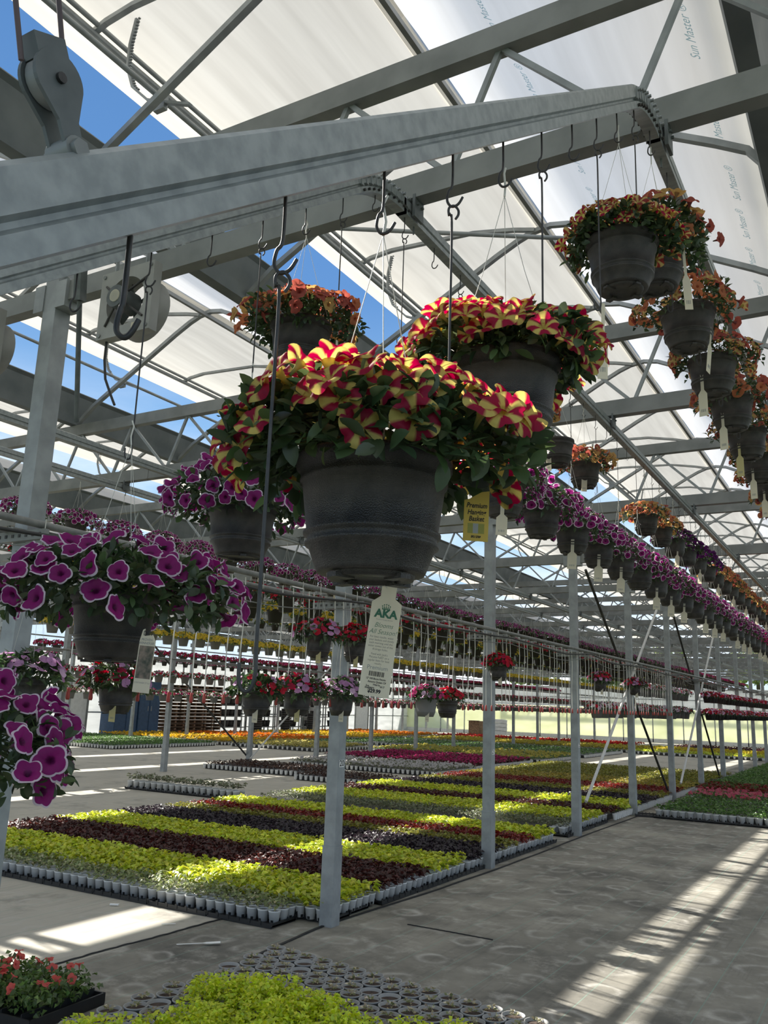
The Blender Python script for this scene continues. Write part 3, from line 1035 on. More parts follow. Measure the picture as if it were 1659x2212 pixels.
def mid_basket(name, label, loc, meshes, pot, wire, group=None, rz=0, tagm=None, tagpos=None, sc=1., tagrz=0., tagz=-.03, tagsc=1.):
    t = thing(name, label, 'hanging basket', loc, rz, group, sc)
    link('pot', pot, t)
    if meshes:
        link('foliage', meshes[0], t)
        link('blossoms', meshes[1], t)
    if wire:
        link('wire_hanger', wire, t)
    if tagm:
        a = (tagpos if tagpos is not None else YAW - PI / 2 - rz + .4)
        link('plant_tag', tagm, t, (.085 * math.cos(a), .085 * math.sin(a), tagz), (.1, .05, a + PI / 2 + tagrz), tagsc)
    return t


V_VIO = [mid_meshes('violet', 30 + i, .205, .12, 420, 85, .05, 2.0, 1.85) for i in range(3)]
V_ORA = [mid_meshes(['orange', 'coral', 'gold'], 40 + i, .18, .11, 420, 75, .048, 1.9, 1.7, .026) for i in range(2)]
V_STA = [mid_meshes(['star2', 'star2', 'coral'], 50 + i, .18, .11, 420, 75, .045, 1.9, 1.7, .028) for i in range(2)]
V_MIX = [mid_meshes(['star2', 'orange', 'coral'], 55 + i, .185, .12, 420, 70, .048, 2.0, 1.8, .028) for i in range(2)]
V_DRK = [mid_meshes('darkviolet', 60, .18, .11, 360, 70, .046)]
V_MAG = [mid_meshes('magenta', 62 + i, .19, .11, 300, 95, .045) for i in range(2)]
DOWN = YAW - PI / 2        # direction from a basket towards the camera side
# nearest rail: short baskets along the level stretch at the right edge
colB = [(12, V_MIX[0], 'orange and brick two-tone'), (14, V_STA[0], 'brick red two-tone'), (16, V_MIX[1], 'coral orange'), (18, V_STA[1], 'cream and red two-tone'),
        (20, V_STA[0], 'brick red two-tone'), (22, V_MIX[0], 'orange and brick two-tone'), (24, V_ORA[0], 'orange'), (26, V_ORA[1], 'orange')]
for i, (k, ms, cn) in enumerate(colB):
    y = 2.645 + .268 * (k - 10)
    rz = i * 1.3
    mid_basket('petunia_basket', '%s petunia basket, %s down the right edge column' % (cn, ORD[i]), (XB, y + .02, 3.112), ms, POT, WIRE_S, None, rz,
               TAGY if i == 3 else TAGW, DOWN - rz + (.9 if i == 0 else -.9), sc=1.04, tagz=-.07, tagsc=1.15)
# second rail, short hooks
shA = {10: (V_ORA[0], 'orange petunia basket peeking out left of the empty pot'), 12: (None, 'empty hanging pot without plants between the orange baskets'), 14: (V_ORA[1], 'orange petunia basket right of the empty hanging pot'),
       20: (V_ORA[0], 'bright orange petunia basket heading the upper row on the second rail'), 22: (V_ORA[1], 'orange petunia basket, second of the upper row on the second rail')}
for k, (ms, lab) in shA.items():
    y = 2.743 + .268 * (k - 5)
    mid_basket('petunia_basket', lab, (XA, y, 3.125), ms, POT, WIRE_S, None, k * .7, TAGW if k in (12, 14) else None, DOWN - k * .7 + (-.8 if k == 12 else -.2))
for k in range(24, 66, 2):
    y = 2.743 + .268 * (k - 5)
    dark = k < 31
    mid_basket('petunia_basket', ('dark violet petunia basket in the upper row on the second rail' if dark else 'orange petunia basket in the far upper row on the second rail'), (XA, y, 3.125),
               V_DRK[0] if dark else V_ORA[(k // 2) % 2], POT_MID, WIRE_S, 'dark violet baskets of the upper row' if dark else 'orange baskets of the far upper row', k * .7, TAGW if k % 4 == 0 else None, DOWN - k * .7, tagz=-.07, tagsc=1.15)
# second rail, long hooks: white-edged purple, magenta farther on
for i, k in enumerate(range(9, 66, 2)):
    y = 2.743 + .268 * (k - 5)
    mag = y > 12.5
    names = ['purple white-edged petunia basket with a grey tag, right behind the yellow tag', 'purple white-edged petunia basket, second in the long lower row on the right', 'purple white-edged petunia basket, third in the long lower row on the right',
             'purple white-edged petunia basket, fourth in the long lower row on the right', 'purple white-edged petunia basket, fifth in the long lower row on the right']
    lab = names[i] if i < 5 else ('magenta petunia basket at the far end of the long lower row' if mag else 'purple white-edged petunia basket farther down the long lower row')
    t = mid_basket('petunia_basket', lab, (XA, y, 2.665), V_MAG[i % 2] if mag else V_VIO[i % 3], POT if i < 6 else POT_MID, WIRE_L,
                   None if i < 5 else ('magenta baskets of the lower row' if mag else 'purple baskets of the lower row'), i * 1.1, TAGW if i % 4 != 1 else None, DOWN - i * 1.1 - .2, sc=1.05, tagz=-.085, tagsc=(1.5, 1., 1.0))
# left rails: purple row above, red row below the nearer one, yellow row below the farther one
g_ = np.random.default_rng(5)


def far_mesh(kind, seed, pot=M['pot_far'], R=.17, H=.10, nleaf=130, nfl=55, size=.05, potsc=1., seg=10, cols=GREEN):
    """a whole small basket seen from afar: pot, leaves and blossoms, three materials"""
    g = np.random.default_rng(seed)
    mb = MB()
    r = .1 * potsc
    mb.lathe([(r * .95, -.008), (r * 1.04, 0), (r * 1.03, -.016), (r * .96, -.02), (r * .72, -.15 * potsc), (.001, -.152 * potsc)], 12, 0)
    P, N = mound(g, nleaf, R, H * .85, 0, 1.8, (.5, 1.))
    D = N * .6 + g.standard_normal((nleaf, 3)) * .5
    Nn = N + np.array([0, 0, .7]) + g.standard_normal((nleaf, 3)) * .3
    Nn /= np.linalg.norm(Nn, axis=1)[:, None]
    leaves(mb, P, D, Nn, .05, .032, palette(g, nleaf, cols), 1)
    kinds = kind if isinstance(kind, list) else [kind]
    P, N = mound(g, nfl * 3, R * 1.02, H, 0, 1.6, (.95, 1.05))
    P, N = spaced(g, P, N, nfl, size * .6)
    N = N + g.standard_normal(N.shape) * .3
    N /= np.linalg.norm(N, axis=1)[:, None]
    wh = g.integers(0, len(kinds), len(P))
    for q, k in enumerate(kinds):
        sel = np.where(wh == q)[0]
        if len(sel):
            arr = impatiens_arrays(g, IMP[k[4:]]) if k.startswith('imp:') else flower_arrays(g, k, seg, (0, .5, .84, 1.))
            put(mb, arr, P[sel], N[sel], size * g.uniform(.85, 1.2, len(sel)), g.uniform(0, 6, len(sel)), 2)
    mb.tube([(r * .9, 0, 0), (0, 0, .34)], .001, 3, 3)
    mb.tube([(-r * .5, r * .8, 0), (0, 0, .34)], .001, 3, 3)
    mb.tube([(-r * .5, -r * .8, 0), (0, 0, .34)], .001, 3, 3)
    return mb.mesh('far_basket', [pot, M['leaf'], M['petal'], M['driptube']])


def row(name, meshes, X, z, ys, label, group, cat='hanging basket', tagm=None, tagev=3):
    g = np.random.default_rng(abs(int(X * 100 + z * 1000)))
    for i, y in enumerate(ys):
        o = link(name, meshes[i % len(meshes)], None, (X + g.uniform(-.02, .02), y + g.uniform(-.02, .02), z + g.uniform(-.01, .01)), (0, 0, g.uniform(0, 6)))
        lab = label
        tag(o, lab, cat, group)


yD = [3.62 + .5375 * k for k in range(0, 82)]
for i, y in enumerate(yD[:12]):
    mid_basket('petunia_basket', 'purple petunia basket of the high row left of the posts, %s from the left' % ORD[i], (XD2, y, 3.13), V_VIO[i % 3], POT_MID, WIRE_S, None, i * 1.7, TAGW if i % 3 == 2 else None, None)
FV = [far_mesh('violet', 70 + i, R=.19) for i in range(3)]
row('petunia_basket', FV, XD2, 3.13, yD[12:52], 'purple petunia basket in the long high row left of the posts', 'purple baskets of the high left row')
row('petunia_basket', [far_mesh('magenta', 75, nfl=80)], XD2, 3.13, yD[52:], 'magenta petunia basket at the far end of the high left row', 'magenta baskets of the high left row')
row('geranium_basket', [far_mesh(['imp:red', 'imp:dim', 'imp:dim'], 77 + i, nfl=45) for i in range(2)], XD1, 2.66, [3.6 + .5375 * k for k in range(60)], 'dark pot with red blossoms in the row above the grey pipe', 'red baskets above the grey pipe')
row('yellow_basket', [far_mesh('imp:yellow', 80 + i, nfl=60, size=.042, cols=[(.10, .17, .04), (.16, .22, .06)]) for i in range(2)], XD2, 2.66, [5.1 + .5375 * k for k in range(58)], 'dark pot of yellow blossoms in the row under the high purple one', 'yellow baskets left of the posts')
row('small_basket', [far_mesh(['imp:yellow', 'imp:white'], 83, nfl=14, potsc=.8, R=.12, H=.07)], -10.6, 3.1, [9 + .5 * k for k in range(70)], 'small dark pot with sparse growth in a distant upper row', 'small pots of the distant upper row')
row('yellow_basket', [far_mesh('imp:yellow', 84 + i, M['pot_grey'], nfl=70, size=.05, cols=[(.16, .22, .06), (.22, .28, .08)]) for i in range(2)], -10.6, 2.62, [8.6 + .4 * k for k in range(88)], 'grey pot of yellow blossoms in the distant yellow row', 'distant yellow row')
row('magenta_basket', [far_mesh(['imp:crimson', 'imp:pink'], 86 + i, nfl=60) for i in range(2)], -15.7, 2.64, [12.5 + .4 * k for k in range(86)], 'dark pot of crimson blossoms in the distant crimson row', 'distant crimson row')
row('magenta_basket', [far_mesh(['imp:pink', 'imp:lilac'], 88, nfl=50)], -20.8, 2.75, [17 + .5 * k for k in range(60)], 'small pink basket in the farthest row by the side wall', 'farthest pink row')
row('impatiens_basket', [far_mesh(['imp:white', 'imp:pink', 'imp:red'], 89 + i, M['pot_grey'], nfl=26) for i in range(2)], -13.6, 2.05, [11.4 + .42 * k for k in range(84)], 'grey basket with pink and white flowers in the upper tier of the left posts', 'upper tier along the left posts')
row('impatiens_basket', [far_mesh(['imp:white', 'imp:pink', 'imp:dim'], 91 + i, M['pot_grey'], nfl=26) for i in range(2)], -13.6, 1.66, [11.6 + .42 * k for k in range(84)], 'grey basket with pink and white flowers in the lower tier of the left posts', 'lower tier along the left posts')
for X, z, lab in ((-10.6, 3.54, 'distant basket rail above the yellow row'), (-15.7, 3.1, 'distant basket rail above the crimson row'), (-20.8, 3.2, 'farthest basket rail by the side wall'), (-13.6, 2.42, 'grey pipe along the left post row'), (-14.2, 2.42, 'second grey pipe along the left post row')):
    tag(link('basket_pipe', MB().tube([(X, 2, z), (X, Y1 - 1, z)], .022, 6).mesh('basket_pipe', M['pipe'])), lab, 'pipe')

# ------------------------------------------------------------------ pipes and impatiens along the aisle posts
PX1, PX2, PZ = -3.52, -3.88, 2.40
tag(link('irrigation_pipe', MB().tube([(PX1, -2, PZ), (PX1, 48, PZ)], .019, 10).mesh('pipe', M['pipe'])), 'grey irrigation pipe on the aisle side of the posts', 'pipe')
tag(link('irrigation_pipe', MB().tube([(PX2, -2, PZ), (PX2, 48, PZ)], .019, 10).mesh('pipe', M['pipe'])), 'grey irrigation pipe on the bed side of the posts', 'pipe')
arm = MB().box((0, 0, 0), (.46, .03, .05))
for k in range(9):
    arm.box((-.2 + k * .05, -.016, 0), (.016, .004, .016), 1)
arm.box((0, 0, .03), (.13, .13, .008))
ARM = arm.mesh('pipe_arm', [M['galv_dark'], M['wire']])
for k, y in enumerate(PY):
    if y > 0 and y < 40:
        tag(link('pipe_arm', ARM, None, (-3.7, y - .075, PZ - .05)), 'perforated steel arm carrying the pipes on aisle post, %s from the front' % ORD[k - 2], 'bracket')
for n_, (dx, dz, lab) in enumerate(((.05, -.045, 'black hose sagging along the pipe on the aisle side'), (.03, -.10, 'thin grey hose sagging below the pipe'))):
    t = np.arange(-2, 40, .18)
    sag = np.abs(np.sin((t - 2.79) / 2.96 * PI)) * (.05 if n_ == 0 else .08) + .01 * np.sin(t * 3.1)
    tag(link('water_hose', MB().tube(np.stack([np.full_like(t, PX1 + dx), t, PZ + dz - sag], 1), (.010 if n_ == 0 else .004), 6).mesh('hose', M['hose'] if n_ == 0 else M['pipe'])), lab, 'hose')
dt = MB().tube([(0, 0, 0), (.004, .01, -.2), (-.004, 0, -.5), (0, 0, -.74)], .0038, 5).mesh('tube', M['driptube'])
dw = MB().lathe([(.0005, -.74), (.007, -.745), (.011, -.79), (.008, -.80), (.0005, -.80)], 8).mesh('weight', M['red_plastic'])
for i in range(86):
    y = 3.0 + .165 * i + rng.uniform(-.07, .07)
    t = thing('drip_tube', 'thin drip tube with a red weight hanging from the post row pipe', 'drip tube', (PX1 - .01, y, PZ - .03), rng.uniform(-.5, .5), 'drip tubes along the aisle posts')
    link('tube', dt, t)
    link('weight', dw, t)

V_IMP = {
    'lilac': mid_meshes(['imp:lilac', 'imp:lilac', 'imp:pale'], 100, .17, .13, 330, 42, .045, 1.9, 1.6, .055),
    'red': mid_meshes(['imp:crimson', 'imp:red'], 101, .16, .13, 300, 85, .05, 1.8, 1.5, .05),
    'mixed': mid_meshes(['imp:lilac', 'imp:red', 'imp:crimson'], 102, .175, .12, 330, 55, .048, 1.9, 1.6, .055),
    'sparse': mid_meshes(['imp:lilac', 'imp:red'], 103, .165, .11, 330, 22, .045, 1.9, 1.6, .06),
    'pale': mid_meshes(['imp:pale', 'imp:pink'], 104, .15, .12, 280, 45, .045, 1.7, 1.4, .05),
    'redtop': mid_meshes(['imp:red'], 105, .15, .11, 280, 60, .05, 1.7, 1.3, .05),
}
for (kind, y, z, pot, lab, tg_) in [
    ('lilac', 2.72, 1.665, POT, 'impatiens basket with lilac blossoms at the left edge under the purple petunias', None),
    ('mixed', 3.28, 1.66, POT, 'impatiens basket with lilac and red blossoms below the wide purple basket', TAGY),
    ('mixed', 5.12, 2.06, POT, 'impatiens basket with lilac blossoms amid red ones, left of the numbered post', TAGY),
    ('red', 5.62, 2.06, POT, 'deep red impatiens basket just right of the lilac and red one', TAGY),
    ('sparse', 4.45, 1.655, POT, 'leafy impatiens basket with hardly any blossoms below the long hook', TAGW),
    ('mixed', 4.90, 1.66, POT, 'low impatiens basket with red and lilac blossoms left of the numbered post', TAGY),
    ('lilac', 5.45, 1.66, POT_MID, 'lilac and red impatiens basket partly behind the numbered post', TAGW),
    ('pale', 6.82, 1.66, POT_GREY, 'pale pink impatiens in a grey pot beside the red one in black', TAGW),
    ('redtop', 7.25, 1.655, POT, 'bright red impatiens in a black pot beside the grey pot', None),
    ('red', 8.45, 2.03, POT, 'round deep red impatiens basket on the post after the numbered one', TAGW),
    ('mixed', 12.15, 2.03, POT, 'red and lilac impatiens basket between the third and fourth aisle posts', TAGW),
    ('mixed', 14.1, 2.03, POT, 'red and lilac impatiens basket where the white brace crosses the post', TAGW)]:
    mid_basket('impatiens_basket', lab, (PX1 + .03, y, z), V_IMP[kind], pot, WIRE_S if z > 1.9 else wires_mesh('wire_hanger', .7), None, y * 2, tg_, DOWN - y * 2 + .15, sc=1.0, tagrz=-.3)
FI = [far_mesh(['imp:crimson', 'imp:red', 'imp:pale'], 110 + i, nfl=60) for i in range(3)]
FIw = [far_mesh(['imp:white', 'imp:pale', 'imp:red'], 114 + i, M['pot_grey'], nfl=45) for i in range(2)]
row('impatiens_basket', FI, PX1 + .02, 2.03, [20.6 + .42 * k for k in range(50)], 'crimson impatiens basket in the far upper tier along the aisle posts', 'far upper tier along the aisle posts')
row('impatiens_basket', FI, PX1 + .02, 1.655, [20.6 + .42 * k for k in range(50)], 'crimson impatiens basket in the far lower tier along the aisle posts', 'far lower tier along the aisle posts')
row('impatiens_basket', FIw, PX2 - .03, 2.05, [15.5 + .42 * k for k in range(12)], 'pale impatiens in a grey pot, upper tier beyond the fourth aisle post', 'pale upper tier beyond the fourth post')
row('impatiens_basket', FIw, PX2 - .03, 1.66, [13.4 + .42 * k for k in range(17)], 'pale impatiens in a grey pot, lower tier beyond the fourth aisle post', 'pale lower tier beyond the fourth post')

# ------------------------------------------------------------------ written tags on the near baskets
# white price tag under the central basket
t1 = MB().prism([(-.010, 0, .0), (.011, 0, .0), (.011, 0, -.020), (.021, 0, -.027), (.021, 0, -.155), (-.021, 0, -.155), (-.021, 0, -.027), (-.010, 0, -.018)], (0, -.0006, 0), (0, .0006, 0)).mesh('price_tag', M['tagw'])


def place_child(o, parent, wloc, wrot):
    """put a child at a world place under a parent that only has location and a z turn"""
    mw = Matrix.Translation(wloc) @ wrot.to_4x4()
    pm = Matrix.Translation(parent.location) @ parent.rotation_euler.to_matrix().to_4x4()
    o.matrix_parent_inverse = Matrix.Identity(4)
    o.matrix_local = pm.inverted() @ mw


from mathutils import Euler


def ray_pt(px, py, depth):
    d = AX_R * (px - 829.5) / FPX - AX_U * (py - 1106) / FPX + AX_F
    return np.array([0, 0, CAMH]) + d * depth


pt = link('price_tag', t1, nb1)
place_child(pt, nb1, Vector(ray_pt(842, 1262, 1.20)), Euler((0, rad(-6.5) * -1, YAW - .05)).to_matrix())
# crown and letters: built in the tag's own plane (x right, z up, seen from -y)
F_ = -.0009
cr_ = MB()
for k in range(5):
    a = rad(50 - 25 * k)
    tip = (math.sin(-a) * .007, F_, -.036 + math.cos(a) * .007)
    cr_.add([(-.0055 + k * .0022, F_, -.0365), (-.0055 + k * .0022 + .0022, F_, -.0365), tip], [[0, 1, 2]])
    cr_.add([(tip[0] + .0009 * math.cos(q), F_, tip[2] + .0009 * math.sin(q)) for q in np.arange(8) * PI / 4], [list(range(8))])
link('crown_mark', cr_.mesh('crown_mark', M['ink_green']), pt)
for s, size, z, x, mt, sh, bd, sx in [('AKA', .0155, -.0425, .001, 'ink_green', 0, .0007, 1.), ('Premium Hanging Baskets', .0022, -.0505, 0, 'ink_grey', 0, 0, 1.),
                                      ('Blooms', .0095, -.0585, .0, 'ink_green', .35, -.0001, .9), ('All Season!', .0095, -.0675, .0, 'ink_green', .35, -.0001, .9),
                                      ('For best results, water\nyour baskets soil slowly\neach morning until the\nwater comes out of the\ndrainage holes.', .0042, -.083, 0, 'ink', 0, -.00005, .85),
                                      ("Feed with Jack's\n'Petunia FeED' on a\nregular basis for best\nresults.", .0042, -.1045, 0, 'ink', 0, -.00005, .85),
                                      ('Premium', .008, -.1165, 0, 'ink_grey', 0, 0, 1.), ('12" WB Bloom Petunia', .0034, -.1315, 0, 'ink', 0, .0001, .85), ('Amore Queen Of\nHearts', .0036, -.1375, .002, 'ink', 0, .0001, .95),
                                      ('Sun', .0036, -.1415, -.010, 'ink', 0, .0001, .9), ('W-7', .0038, -.1415, .010, 'ink', 0, .0001, .9), ('Sku#98873', .0032, -.1440, -.007, 'ink', 0, .0001, .9), ('$29.99', .0068, -.1480, 0, 'ink', 0, .0003, .95)]:
    text(s, size, M[mt], pt, (x, F_, z), (PI / 2, 0, 0), 'lettering', 'CENTER', sh, bd, sx)
bc = MB()
xx = -.0105
g_ = np.random.default_rng(3)
while xx < .0105:
    w = g_.choice([.0004, .0007, .0011])
    bc.add([(xx, F_, -.128), (xx + w, F_, -.128), (xx + w, F_, -.1215), (xx, F_, -.1215)], [[0, 1, 2, 3]])
    xx += w + g_.choice([.0004, .0007])
link('barcode', bc.mesh('barcode', M['ink']), pt)
link('tag_hole_loop', MB().tube([(.006 * math.cos(a) * (.6 if a > PI else 1), -.0012 - .002 * math.sin(a), -.004 + .004 * math.sin(a)) for a in np.linspace(0, 5.5, 12)], .0005, 5).mesh('loop', M['driptube']), pt)

# yellow tag on the right of the central basket
t2 = MB().prism([(-.0165, 0, 0), (-.010, 0, .002), (.006, 0, .012), (.0165, 0, .014), (.0165, 0, -.053), (-.0165, 0, -.053)], (0, -.0005, 0), (0, .0005, 0)).mesh('yellow_tag', M['tagy'])
yt = link('yellow_tag', t2, nb1)
place_child(yt, nb1, Vector(ray_pt(1030, 1082, 1.12)), Euler((.05, rad(1), YAW + .12)).to_matrix())
for s, size, z in (('Premium', .0092, -.0065), ('Hanging', .0092, -.0155), ('Basket', .0092, -.0240), ('SKU 2769', .0038, -.0475)):
    text(s, size, M['ink'], yt, (0, -.0008, z), (PI / 2, 0, 0), 'lettering', 'CENTER', .22, .00022, .82)
sq = MB()
for x0, x1, mi in ((-.011, -.004, 0), (-.004, .003, 1), (.003, .011, 0)):
    sq.add([(x0, -.0007, -.043), (x1, -.0007, -.043), (x1, -.0007, -.030), (x0, -.0007, -.030)], [[0, 1, 2, 3]], mi)
link('printed_bands', sq.mesh('printed_bands', [M['ink_olive'], M['ink_grey']]), yt)

# picture tag on the wide purple basket
t3 = MB().prism([(-.013, 0, .018), (-.009, 0, .02), (-.008, 0, .008), (.008, 0, .011), (.015, 0, 0), (.0165, 0, -.085), (-.0165, 0, -.085), (-.0165, 0, 0)], (0, -.0006, 0), (0, .0006, 0)).mesh('picture_tag', M['tagw'])
p3 = link('picture_tag', t3, nb6)
place_child(p3, nb6, Vector(ray_pt(320, 1385, 1.80)), Euler((0, rad(4), YAW - .35)).to_matrix())
p3.scale = (1.25, 1.0, 1.25)
link('printed_picture', MB().add([(-.0145, -.0009, -.062), (.0145, -.0009, -.062), (.0145, -.0009, -.008), (-.0145, -.0009, -.008)], [[0, 1, 2, 3]]).mesh('picture', M['photo']), p3)
text('PROVEN\nWINNERS\u00ae', .0058, M['ink_grey'], p3, (-.002, -.0009, -.001), (PI / 2, 0, 0), bold=.0001)
text('DW', .011, M['ink'], p3, (-.001, -.0009, .0125), (PI / 2, 0, 0), bold=.0001)
text('CONTAINER STYLE', .0036, M['ink_grey'], p3, (0, -.0009, -.069), (PI / 2, 0, 0))

# strap tags of the two-tone baskets in the roof
for nb, (px, py, d), rr in ((nb3, (1303, 655, 2.2), .03), (nb4, (1476, 540, 2.75), -.05)):
    o = link('plant_tag', TAGW, nb)
    place_child(o, nb, Vector(ray_pt(px, py, d)), Euler((0, rr, YAW)).to_matrix())
    o.scale = (.75, 1, 1.25)
o = link('plant_tag', TAGW, nb5)
place_child(o, nb5, Vector(ray_pt(728, 735, 2.68)), Euler((0, 0, YAW + 1.1)).to_matrix())

# ------------------------------------------------------------------ pulley block, fans
T_ = Matrix.Translation


def xb(px, py, X=XB):
    d = AX_R * (px - 829.5) / FPX - AX_U * (py - 1106) / FPX + AX_F
    return np.array([0, 0, CAMH]) + d * (X / d[0])


pa, pb = xb(153, 372), xb(92, 95)
ax = (pb - pa)
ln = np.linalg.norm(ax)
ax /= ln
side = np.array([1., 0, 0])
side = side - (side @ ax) * ax
side /= np.linalg.norm(side)
third = np.cross(ax, side)
pk = thing('pulley_block', 'grey green pulley block hoisting the near ramp at the top left', 'pulley', tuple(pa))
sheave = pb - pa - ax * .030


def plate(off, th=.003):
    """cheek plate: round about the sheave, narrowing to the shackle"""
    out = []
    for a in np.linspace(-.35, PI + .35, 22):
        out.append(sheave + third * .0235 * math.cos(a) + ax * .0235 * math.sin(a))
    out += [sheave - ax * .033 - third * .010, sheave - ax * .060 - third * .009, sheave - ax * .066, sheave - ax * .060 + third * .009, sheave - ax * .033 + third * .010]
    return [p + side * off for p in out]


for off, nm in ((.009, 'cheek_plate'), (-.009, 'cheek_plate')):
    P_ = plate(off)
    link(nm, MB().prism(P_, side * -.0018, side * .0018).mesh(nm, M['iron']), pk)
link('sheave', MB().tube([sheave - side * .006, sheave + side * .006], .0205, 24).mesh('sheave', M['galv_dark']), pk)
link('axle', MB().tube([sheave - side * .014, sheave + side * .014], .0045, 10).mesh('axle', M['wire']), pk)
link('top_guard', MB().prism([sheave + ax * .015 - third * .0155, sheave + ax * .015 + third * .0155, sheave + ax * .034 + third * .0155, sheave + ax * .034 - third * .0155], side * -.010, side * .010).mesh('top_guard', M['iron']), pk)
bl = sheave - ax * .056
link('shackle_bolt', MB().tube([bl - side * .018, bl + side * .018], .0085, 6).tube([bl - side * .013, bl + side * .013], .0115, 16).mesh('shackle_bolt', M['galv_dark']), pk)
link('pull_rod', MB().tube([bl - ax * .004, -ax * .02], .0042, 8).mesh('pull_rod', M['iron']), pk)
for (a_, b_), lab in ((((46, 130), (28, -60)), 'left rope running up from the pulley block'), (((137, 130), (122, -60)), 'right rope running up from the pulley block')):
    A_, B_ = xb(*a_), xb(*b_)
    B_ = A_ + (B_ - A_) * 3.0
    tag(link('hoist_rope', MB().tube([A_, B_], .0022, 6).mesh('rope', M['rope'])), lab, 'rope')


def fan(loc, label):
    t = thing('circulation_fan', label, 'fan', loc)
    s = .17
    mb = MB()
    # square plate with a round opening
    n = 40
    sqp, rn = [], []
    for k in range(n):
        a = k * 2 * PI / n
        c, sn = math.cos(a), math.sin(a)
        m_ = max(abs(c), abs(sn))
        sqp.append((s * c / m_, s * sn / m_))
        rn.append((.122 * c, .122 * sn))
    V = [(x, 0, z) for x, z in sqp] + [(x, 0, z) for x, z in rn] + [(x, .05, z) for x, z in sqp] + [(x * .97, .055, z * .97) for x, z in rn]
    F = [[k, (k + 1) % n, n + (k + 1) % n, n + k] for k in range(n)] + [[2 * n + k, 3 * n + k, 3 * n + (k + 1) % n, 2 * n + (k + 1) % n][::1] for k in range(n)]
    F += [[k, 2 * n + k, 2 * n + (k + 1) % n, (k + 1) % n] for k in range(n)] + [[n + k, n + (k + 1) % n, 3 * n + (k + 1) % n, 3 * n + k] for k in range(n)]
    mb.add(V, F)
    link('plate', mb.mesh('plate', M['fan']), t)
    # the drum behind
    mb = MB()
    for r_ in (.155, .150):
        mb.add([(r_ * math.cos(k * 2 * PI / n), yv, r_ * math.sin(k * 2 * PI / n)) for yv in (.05, .135) for k in range(n)], [[k, (k + 1) % n, n + (k + 1) % n, n + k] for k in range(n)], 0, smooth=True)
    link('drum', mb.mesh('drum', M['fan']), t)
    mb = MB().tube([(-.02, -.045, .01), (-.02, .07, .01)], .055, 20).tube([(-.02, -.05, .01), (-.02, -.044, .01)], .03, 16, 1)
    link('motor', mb.mesh('motor', [M['iron'], M['tagw']]), t)
    mb = MB()
    for k in range(4):
        a = k * PI / 2 + .4
        c, sn = math.cos(a), math.sin(a)
        w = .028
        p = np.array([(-.02 + .03 * c - w * .5 * -sn, .075, .01 + .03 * sn - w * .5 * c), (-.02 + .03 * c + w * .5 * -sn, .085, .01 + .03 * sn + w * .5 * c),
                      (-.02 + .115 * c + w * -sn, .10, .01 + .115 * sn + w * c), (-.02 + .115 * c - w * -sn, .07, .01 + .115 * sn - w * c)])
        mb.prism(p, (0, -.0015, 0), (0, .0015, 0))
    link('blade_set', mb.mesh('blade_set', M['iron']), t)
    for a in (.6, 2.5, 3.9, 5.6):
        mb = MB().tube([(-.02 + .05 * math.cos(a), -.01, .01 + .05 * math.sin(a)), (.16 * math.cos(a), -.004, .16 * math.sin(a))], .006, 6)
        link('motor_strut', mb.mesh('motor_strut', M['wire']), t)
    for x, z in ((-.15, .15), (.15, .15), (.15, -.15), (-.15, -.15)):
        link('screw', MB().tube([(x, -.006, z), (x, .002, z)], .010, 8).mesh('screw', M['galv_dark']), t)
    lb = link('maker_label', MB().box((.085, -.001, -.135), (.055, .001, .026)).mesh('maker_label', M['tagw']), t)
    text('AMI', .018, M['red_plastic'], lb, (.085, -.0022, -.138), (PI / 2, 0, 0), bold=.0004)
    link('hanging_strap', MB().tube([(-.10, .02, .17), (-.10, .02, .30)], .008, rect=(.02, .006)).tube([(.10, .02, .17), (.10, .02, .30)], .008, rect=(.02, .006)).mesh('hanging_strap', M['galv']), t)
    cb = MB().tube([(-.13, .03, -.16), (-.13, .03, -.26), (-.11, .03, -.36), (-.06, .03, -.45), (-.03, .03, -.50)], .006, 6)
    link('power_cord', cb.mesh('power_cord', M['hose']), t)
    return t


fan((-2.945, 2.58, 3.40), 'square housed circulation fan with motor, right of the tall left post')
fan((-4.06, 2.58, 3.40), 'circulation fan cut by the left edge of the picture')
# ceiling cords by the fans
tag(link('hanging_bar', MB().tube([ray_pt(176, 560, 4.3), ray_pt(172, 650, 4.3)], .02, rect=(.05, .04)).tube([ray_pt(172, 650, 4.3), ray_pt(165, 912, 4.45)], .013, 6).mesh('bar', M['iron'])), 'dark hanging bar beside the tall left post', 'bar')

# ------------------------------------------------------------------ bedding plants
CUPR, CUPH = .045, .085


def cup_mesh(r=CUPR, h=CUPH, n=14, z0=.02):
    mb = MB()
    mb.lathe([(r * .93, z0 + h - .012), (r * .95, z0 + h), (r * 1.03, z0 + h), (r * 1.03, z0 + h - .010), (r * .97, z0 + h - .012), (r * .74, z0), (.001, z0)], n)
    mb.lathe([(r * .93, z0 + h - .013), (.0005, z0 + h - .010)], n, 1)
    # dark printed band on the side
    th = np.linspace(-1.1, 1.1, 7)
    for a0 in (0.4, 2.6, 4.6):
        V = [((r * .74 + (r * .23) * q + .0008) * math.cos(a0 + t_), (r * .74 + (r * .23) * q + .0008) * math.sin(a0 + t_), z0 + h * .87 * q) for t_ in np.linspace(-.28, .28, 5) for q in (.02, .30)]
        mb.add(V, [[2 * i, 2 * i + 2, 2 * i + 3, 2 * i + 1] for i in range(4)], 2)
    return mb.mesh('cup', [M['cup'], M['soil'], M['tray']])


